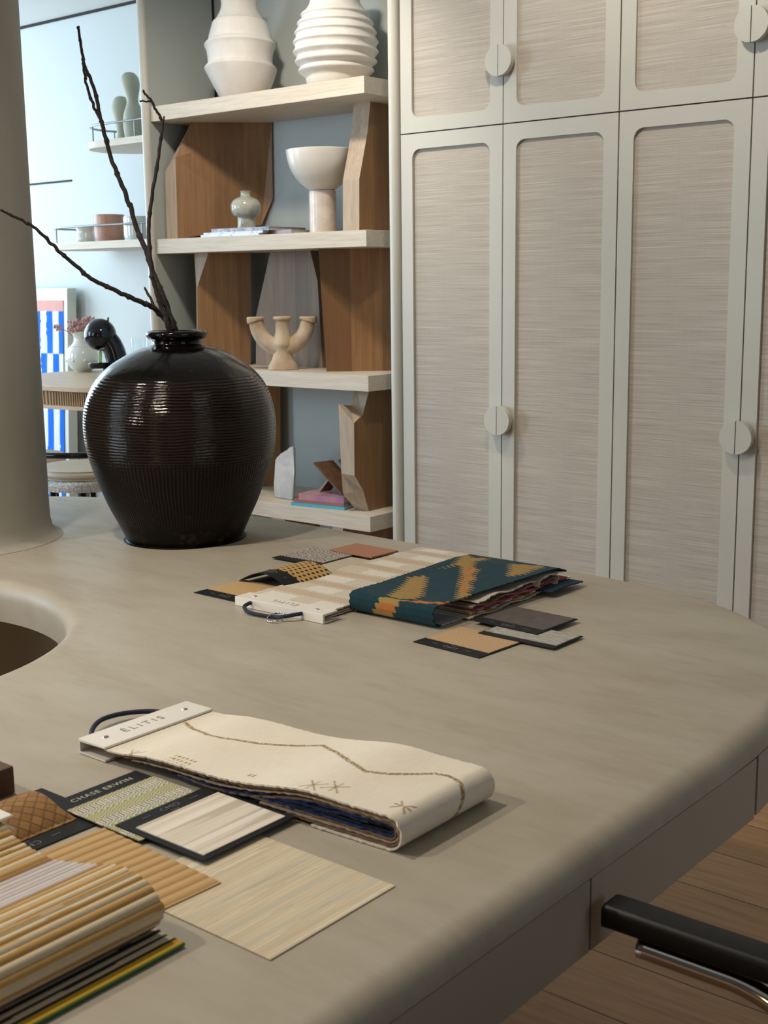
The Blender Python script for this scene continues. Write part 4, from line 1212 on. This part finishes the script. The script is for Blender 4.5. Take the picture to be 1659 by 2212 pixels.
layers = [(-1.247, -.906, 0.0, 'cream', TZ+.0165), (-1.243, -.945, .0036, (.20, .12, .07), TZ+.0128), (-1.200, -.985, .0068, (.42, .31, .20), TZ+.0095), (-1.120, -1.00, .0100, (.19, .125, .08), TZ+.0080), (-1.130, -1.115, .0130, (.018, .035, .12), TZ+.0065), (-1.06, -1.06, .0158, (.012, .013, .018), TZ+.0060)]
for k, (xs, xe, d, colr, zs) in enumerate(layers):
    pr = fold_profile(xs, -.782, xe, TZ+.0400, ez0, d, zs, hump)
    if colr == 'cream':
        ribbon('fabric', pr, .945, 1.128, 'x', .0022, cream_colour, eb, nw=150, step=.0016, jit=.0018, skew=skw)
    else:
        ribbon('fabric', pr, .9458+.0012*k, 1.126-.002*k, 'x', .0020, solid(colr, .15), eb, nw=24, step=.003, jit=.0022, skew=skw)
# inner navy swatches lying between the folds
for (xa, xb, zc, c) in ((-1.115, -.835, .0158, (.018, .035, .13)), (-1.05, -.84, .0205, (.012, .013, .018)), (-1.00, -.83, .0245, (.014, .028, .10))):
    pr = [(xa+(xb-xa)*i/20, TZ+zc-.006*(1-i/20)+.0012*sin(i*.9)) for i in range(21)]
    ribbon('fabric', pr, .950, 1.12, 'x', .0018, solid(c, .2), eb, nw=20, step=.004, jit=.003, skew=skw)
ribbon('fabric', [(-1.0+.03*i, TZ+.0012) for i in range(6)], .955, 1.12, 'x', .0016, solid((.26, .16, .085), .2), eb, nw=20, jit=.003, skew=skw)

# --- striped textile book, front left
sb = thing('fabric_sample_book', 'ribbed ochre and cream striped textile sample book folded at the front left corner', 'sample book', (-1.0, .6, TZ))
header_bar(sb, -1.142, -1.077, .500, .697, TZ+.045, TZ+.062, 'y', 'x1')
def stripe_colour(s, wv, a):
    x = s
    OC = (.50, .30, .105); CR = (.66, .54, .36); LI = (.62, .56, .53); BR = (.20, .10, .045)
    if .150 < x < .226: return lerp(LI, (.52, .46, .44), .5+.5*sin(x*2*pi/.0068))
    if .143 < x < .150 or .226 <= x < .231: return lerp(OC, BR, .6)
    if .088 < x < .092: return lerp(OC, BR, .7)
    p = .0176
    k = (x/p+.10*n2(x*8, wv*14)) % 1
    c = CR if k < .52 else OC
    return tuple(q*(1+.05*n2(x*300, wv*300)) for q in c)
def rib_prof(base, amp, per):
    # densify and add ribs along the normal
    P = smooth_prof(base, 10); out = []; s = 0
    for i, p in enumerate(P):
        if i: s += math.dist(P[i-1], p)
        out.append((p, s))
    res = []
    L = out[-1][1]; n = int(L/.0012); j = 0
    for i in range(n+1):
        q = L*i/n
        while j < len(out)-2 and out[j+1][1] < q: j += 1
        t = (q-out[j][1])/max(1e-9, out[j+1][1]-out[j][1])
        a, b = out[j][0], out[j+1][0]; x, z = a[0]+(b[0]-a[0])*t, a[1]+(b[1]-a[1])*t
        d = Vector((b[0]-a[0], b[1]-a[1])).normalized()
        h = amp*abs(sin(pi*q/per))
        res.append((x-d.y*h, z+d.x*h))
    return res
base = [(-1.125, TZ+.0530), (-1.082, TZ+.0525), (-1.062, TZ+.043), (-1.035, TZ+.038), (-1.01, TZ+.037), (-.99, TZ+.037), (-.95, TZ+.043), (-.915, TZ+.051), (-.89, TZ+.053), (-.868, TZ+.048), (-.853, TZ+.039), (-.849, TZ+.029), (-.855, TZ+.018), (-.868, TZ+.0095), (-.89, TZ+.0065), (-.96, TZ+.006)]
ribbon('fabric', rib_prof(base, .0026, .0088), .500, .698, 'x', .004, stripe_colour, sb, nw=50, step=.0013, jit=.002, skew=lambda x: (0, -.012 if x < -1.0 else -.012+.012*min(1, (x+1.0)/.08)))
# inner layers visible at the far edge
for k, (xa, xb, zc, c) in enumerate(((-1.08, -.872, .024, (.10, .06, .035)), (-1.06, -.876, .018, (.25, .16, .08)), (-1.05, -.874, .030, (.42, .33, .21)))):
    pr = [(xa+(xb-xa)*i/16, TZ+zc+.002*sin(i*.7)) for i in range(17)]
    ribbon('fabric', pr, .505, .686, 'x', .003, solid(c, .2), sb, nw=16, jit=.003)
def dark_stripe(s, wv, a):
    x = a
    if x > -.8245: return (.05, .13, .035)
    if x > -.8335: return (.60, .36, .03)
    k = ((x+1.0)/.0112+.06*n2(x*9, wv*16)) % 1
    return (.58, .50, .36) if k < .48 else (.016, .016, .022)
pr = rib_prof([(-1.05, TZ+.003), (-.95, TZ+.0025), (-.88, TZ+.0025), (-.822, TZ+.002)], .0015, .0088)
ribbon('fabric', pr, .500, .702, 'x', .0026, dark_stripe, sb, nw=60, step=.0014, jit=.002)

# --- group in front of the jar
card('sample_card', 'straw raffia card with black bar, nearest the white header bar of the far group', -1.822, -1.676, 1.617, 1.752, TZ+.0006, raffia((.56, .37, .17), (.42, .25, .10)), 'y0', .034, 'CMO', nx=90, ny=90, tsize=.013, rot=radians(-1))
def arch(x, y): return .026*max(0, sin(pi*min(1, max(0, (x+1.812)/.152))))**1.0
card('sample_card', 'arched golden cane webbing card with black bar and holes', -1.812, -1.660, 1.730, 1.866, TZ+.0032, cane, 'y0', .042, 'CMO', zf=arch, nx=170, ny=150, tsize=.013, rot=radians(-2))
card('sample_card', 'speckled grey and cream boucle card next to the terracotta tile', -1.915, -1.781, 1.931, 2.063, TZ+.0030, boucle_c, 'y0', .026, None, nx=120, ny=120)
card('sample_card', 'plain oatmeal card peeking out under the boucle card', -1.812, -1.672, 1.895, 2.046, TZ+.0006, solid((.50, .43, .32), .1), None, margin=.0035, nx=40, ny=40)
bm = box(B(), -1.850, -1.722, 2.050, 2.137, TZ+.0055, TZ+.0095, .001, rot=radians(-3))
o = tag(obj('tile', bm, pmat('matte_terracotta_tile', (.36, .155, .085), (.33, .14, .075), ns=8, rough=.6), None, False, origin=(-1.79, 2.09, TZ+.0055)), 'plain terracotta tile at the back of the far sample group', 'tile')
# beige patch textile book with header bar, cords and ring
pb = thing('fabric_sample_book', 'beige banded textile book with white patches, its white bar facing the viewer', 'sample book', (-1.58, 1.9, TZ))
header_bar(pb, -1.688, -1.463, 1.600, 1.640, TZ+.0005, TZ+.018, 'x', 'y1')
obj('lettering', text_mesh('ÉLITIS', .0165, (-1.575, 1.622, TZ+.0181), (-1, 0, 0), (0, -1, 0), .0002, 1.5), M['grey_ink'], pb)
rivet(pb, -1.655, 1.622, TZ+.018); rivet(pb, -1.497, 1.622, TZ+.018)
obj('cord', tube(B(), smooth_prof([(-1.645, 1.599, TZ+.012), (-1.640, 1.578, TZ+.010), (-1.618, 1.566, TZ+.006), (-1.585, 1.566, TZ+.005), (-1.555, 1.572, TZ+.005), (-1.535, 1.570, TZ+.009), (-1.520, 1.585, TZ+.012), (-1.515, 1.600, TZ+.012)], 7), .0036, 10), M['cord'], pb, True)
obj('ring', tube(B(), [(-1.548+.017*cos(2*pi*k/32), 1.568+.017*sin(2*pi*k/32), TZ+.0026+.004*sin(2*pi*k/32)+.004) for k in range(32)], .0016, 8, closed=True), M['chrome'], pb, True)
def patches(s, wv, a):
    y, x = a, wv
    per = .083; r = (y-1.64)/per; row = math.floor(r); f = r-row
    u = (x+1.69+(.085 if row % 2 else .0)) % .125
    jag = .004*n2(x*160, y*160)
    if .10 < f+jag*8 < .55 and .018 < u+jag < .088: 
        k = 1+.03*n2(x*300, y*300); return (.70*k, .64*k, .55*k)
    c = (.60, .53, .43)
    if f > .66: c = lerp((.60, .49, .36), (.46, .33, .21), .5+.5*sin(x*900+sin(y*700)))
    elif n2(x*250, y*500) > .25: c = (.50, .43, .34)
    return c
ribbon('fabric', [(1.625, TZ+.010), (1.66, TZ+.012), (1.72, TZ+.013), (1.80, TZ+.012), (1.9, TZ+.014), (2.0, TZ+.013), (2.1, TZ+.014), (2.175, TZ+.012), (2.215, TZ+.005)], -1.690, -1.4815, 'y', .0028, patches, pb, nw=130, step=.002, jit=.003, wave=.0012)
for k, (ye, c) in enumerate(((2.20, (.48, .40, .30)), (2.18, (.30, .22, .15)), (2.16, (.55, .48, .38)))):
    ribbon('fabric', [(1.625, TZ+.0072-.002*k), (1.8, TZ+.0085-.0026*k), (2.0, TZ+.0085-.0026*k), (ye, TZ+.0065-.002*k)], -1.686+.002*k, -1.4815+.0005*k, 'y', .0018, solid(c, .15), pb, nw=24, jit=.003)
# kilim book
kb = thing('fabric_sample_book', 'teal and ochre kilim textile book folded over, at the centre of the far group', 'sample book', (-1.38, 1.9, TZ))
TEAL = (.006, .034, .045); OCH = (.31, .19, .055); ORA = (.44, .14, .035)
def kpoly(pts):       # areas of the pattern, measured on the cloth itself
    o_ = []
    for x, y in pts:
        p = on_plane(740+x/3.072, 1160+y/3.072, (0, 0, TZ+.041), Vector((0, 0, 1))); o_.append((p.x, p.y))
    return o_
KO = [kpoly(q) for q in ([(300, 392), (400, 320), (440, 270), (560, 262), (548, 330), (530, 390), (470, 415), (360, 405)],
      [(640, 225), (790, 180), (880, 178), (870, 215), (905, 230), (868, 260), (882, 285), (850, 310), (862, 345), (820, 372), (890, 388), (770, 450), (640, 452), (640, 436), (755, 425), (765, 340), (785, 280), (788, 205), (760, 200)],
      [(730, 200), (800, 125), (830, 125), (860, 152), (970, 150), (960, 165), (880, 180), (790, 190)],
      [(1112, 192), (1330, 200), (1330, 215), (1200, 262), (1092, 278), (1105, 235)])]
KR = [kpoly(q) for q in ([(800, 215), (905, 222), (860, 236), (800, 232)], [(795, 258), (880, 262), (840, 276), (795, 270)], [(785, 290), (860, 295), (840, 310), (785, 308)], [(768, 340), (862, 348), (800, 362), (768, 352)],
      [(345, 415), (570, 428), (570, 440), (345, 432)], [(570, 430), (700, 436), (700, 446), (570, 442)])]
def inside(p, poly):
    x, y = p; c = False; n = len(poly)
    for i in range(n):
        (xa, ya), (xb, yb) = poly[i], poly[i-1]
        if (ya > y) != (yb > y) and x < (xb-xa)*(y-ya)/(yb-ya)+xa: c = not c
    return c
def kilim(s, wv, a, face):
    jx = .006*((math.floor(a/.0042) % 3)-1)+.003*n2(a*300, wv*60)
    t_ = tuple(v*(1+.2*n2(wv*120, a*20)) for v in TEAL)
    if face is not None:            # the upright folded front
        u = wv+1.478-.022*(face-.5)+.004*((math.floor(face*9) % 3)-1)
        if .062 < u < .108: return ORA if .28 < face < .75 and u > .070 else OCH
        return t_
    p = (wv+jx, a)
    for q in KR:
        if inside(p, q): return tuple(v*(1+.2*n2(wv*200, a*60)) for v in ORA)
    for q in KO:
        if inside(p, q): return tuple(v*(1+.15*n2(wv*300, a*40)) for v in OCH)
    return t_
kz = TZ+.0022
kp = [(1.80, kz), (1.74, kz), (1.705, kz+.001), (1.694, kz+.006), (1.690, kz+.018), (1.690, kz+.030), (1.695, kz+.0365), (1.71, kz+.038), (1.78, kz+.037), (1.86, kz+.039), (1.94, kz+.041), (2.02, kz+.043), (2.07, kz+.040), (2.10, kz+.030)]
def kil2(s, wv, a):
    if s < .088: return (.42, .41, .40)
    if s < .143: return kilim(s, wv, a, (s-.105)/.035)
    return kilim(s, wv, a, None)
ribbon('fabric', kp, -1.478, -1.285, 'y', .0026, kil2, kb, nw=140, step=.0016, jit=.004, skew=lambda y: (.0, .02*max(0, min(1, (y-1.80)/.2))))
for k, (ya, yb, z_, c) in enumerate(((1.775, 2.10, .004, (.50, .43, .34)), (1.785, 2.13, .0085, (.45, .22, .04)), (1.79, 2.08, .0125, (.55, .50, .42)), (1.80, 2.11, .0165, (.42, .08, .10)), (1.785, 2.06, .0205, (.30, .22, .16)), (1.82, 2.09, .0255, (.10, .06, .05)), (1.80, 2.10, .0305, (.56, .49, .40)))):
    pr = [(ya+(yb-ya)*i/24, TZ+z_+.0022*sin(i*.8+k*1.7)+.002*(i/24)) for i in range(25)]
    def cc(s, wv, a, c=c, k=k):
        if k in (1, 2) and int(s/.022) % 2: return (.62, .55, .45)
        return tuple(v*(1+.15*n2(s*200, wv*200)) for v in c)
    ribbon('fabric', pr, -1.472, -1.268-.004*(k % 3), 'y', .0022, cc, kb, nw=40, step=.004, jit=.005)
# rolled beige ends at the far side and a dark tongue
lp = [(2.03+.028*cos(a)*1.3, TZ+.024+.013*sin(a)) for a in [radians(200-300*k/20) for k in range(21)]]
ribbon('fabric', lp, -1.46, -1.262, 'y', .0024, solid((.50, .45, .37), .15), kb, nw=30, jit=.004)
ribbon('fabric', [(2.0, TZ+.012), (2.06, TZ+.014), (2.12, TZ+.010)], -1.42, -1.238, 'y', .0022, solid((.010, .03, .055), .2), kb, nw=20, jit=.004)
# three cards right of the kilim
card('sample_card', 'peach straw raffia card with black bar, in front of the kilim book', -1.262, -1.119, 1.603, 1.727, TZ+.0006, raffia((.55, .36, .20), (.44, .27, .14), 360), 'y0', .030, 'CMO', nx=90, ny=90, tsize=.0125, rot=radians(-4))
card('sample_card', 'pale streaked linen card with a black border, rightmost on the desk', -1.203, -1.050, 1.708, 1.800, TZ+.0034, pale_linen, 'y0', .016, None, nx=60, ny=90, rot=radians(-1), margin=.004)
card('sample_card', 'dark brown woven card with black bar lying over the pale linen card', -1.247, -1.110, 1.757, 1.882, TZ+.0065, dark_weave, 'y0', .026, 'CMO', nx=110, ny=110, tsize=.012, rot=radians(-3))

# ------------------------------------------------------------------ armchair at the right edge
ch = thing('armchair', 'black-armed tubular chrome cantilever chair pushed up to the desk at the right edge', 'chair', (-.2, .8, 0))
def arm(y, sgn):
    bm = B()
    pts = smooth_prof([(-.608, y, .683), (-.60, y, .685), (-.50, y, .685), (-.35, y, .685), (-.18, y, .682)], 6)
    n = len(pts)
    # rounded rectangular section
    rings = []
    for i, p in enumerate(pts):
        k = 1 if i > 5 else (.55+.45*math.sqrt(max(0, 1-((5-i)/5)**2)))
        wdt, hgt, rr = .020*k, .0135*(.75+.25*k), .008*k
        sec = []
        for (cx_, cz_, a0) in ((wdt-rr, hgt-rr, 0), (-wdt+rr, hgt-rr, pi/2), (-wdt+rr, -hgt+rr, pi), (wdt-rr, -hgt+rr, 3*pi/2)):
            for q in range(5):
                a = a0+pi/2*q/4; sec.append((p[0], p[1]+cx_+rr*cos(a), p[2]+cz_+rr*sin(a)))
        rings.append(sec)
    rings_mesh(bm, rings); obj('arm_pad', bm, M['blackpad'], ch, 50)
    path = [(-.575, y+.004, .653), (-.50, y+.004, .653), (-.46, y+.004, .652), (-.425, y+.004, .643), (-.40, y+.004, .630), (-.385, y+.004, .60), (-.38, y+.004, .5), (-.38, y+.004, .06), (-.36, y+.004, .025), (-.31, y+.004, .0115), (.05, y+.004, .0115)]
    obj('tube_frame', tube(B(), smooth_prof(path, 6), .0125, 16), M['chrome'], ch, True)
arm(1.112, 1); arm(.56, -1)
obj('tube_frame', tube(B(), [(.05, .55, .0115), (.05, 1.13, .0115)], .011, 12), M['chrome'], ch, True)
obj('seat', box(B(), -.37, .06, .585, 1.085, .43, .475, .015), M['blackpad'], ch)
bm = box(B(), .04, .075, .585, 1.085, .46, .92, .012)
for v in bm.verts: v.co.x += (v.co.z-.46)*.25
obj('backrest', bm, M['blackpad'], ch)
for y in (.566, 1.104):
    obj('back_post', tube(B(), [(-.36, y, .44), (.05, y, .44), (.075, y, .52), (.165, y, .90)], .010, 12), M['chrome'], ch, True)

# ------------------------------------------------------------------ families of repeats
GROUPS = {'sample_card': 'material sample cards on the desk', 'fabric_sample_book': 'textile sample books on the desk', 'wallpaper_sheet': 'loose sheets on the desk',
          'magazine': 'magazines on the second shelf', 'book': 'books on the lowest shelf', 'bar_stool': 'bar stools by the counter', 'wall_cabinet': 'upper grasscloth cabinets',
          'wardrobe': 'lower grasscloth wardrobes', 'wall_shelf': 'wall ledges on the pale wall', 'branch': 'bare branches in the dark jar', 'figurine': 'sage figurines on the upper ledge'}
for o in COL.objects:
    if o.parent is None and 'label' in o:
        g = GROUPS.get(o.name.split('.')[0])
        if g and 'group' not in o: o['group'] = g
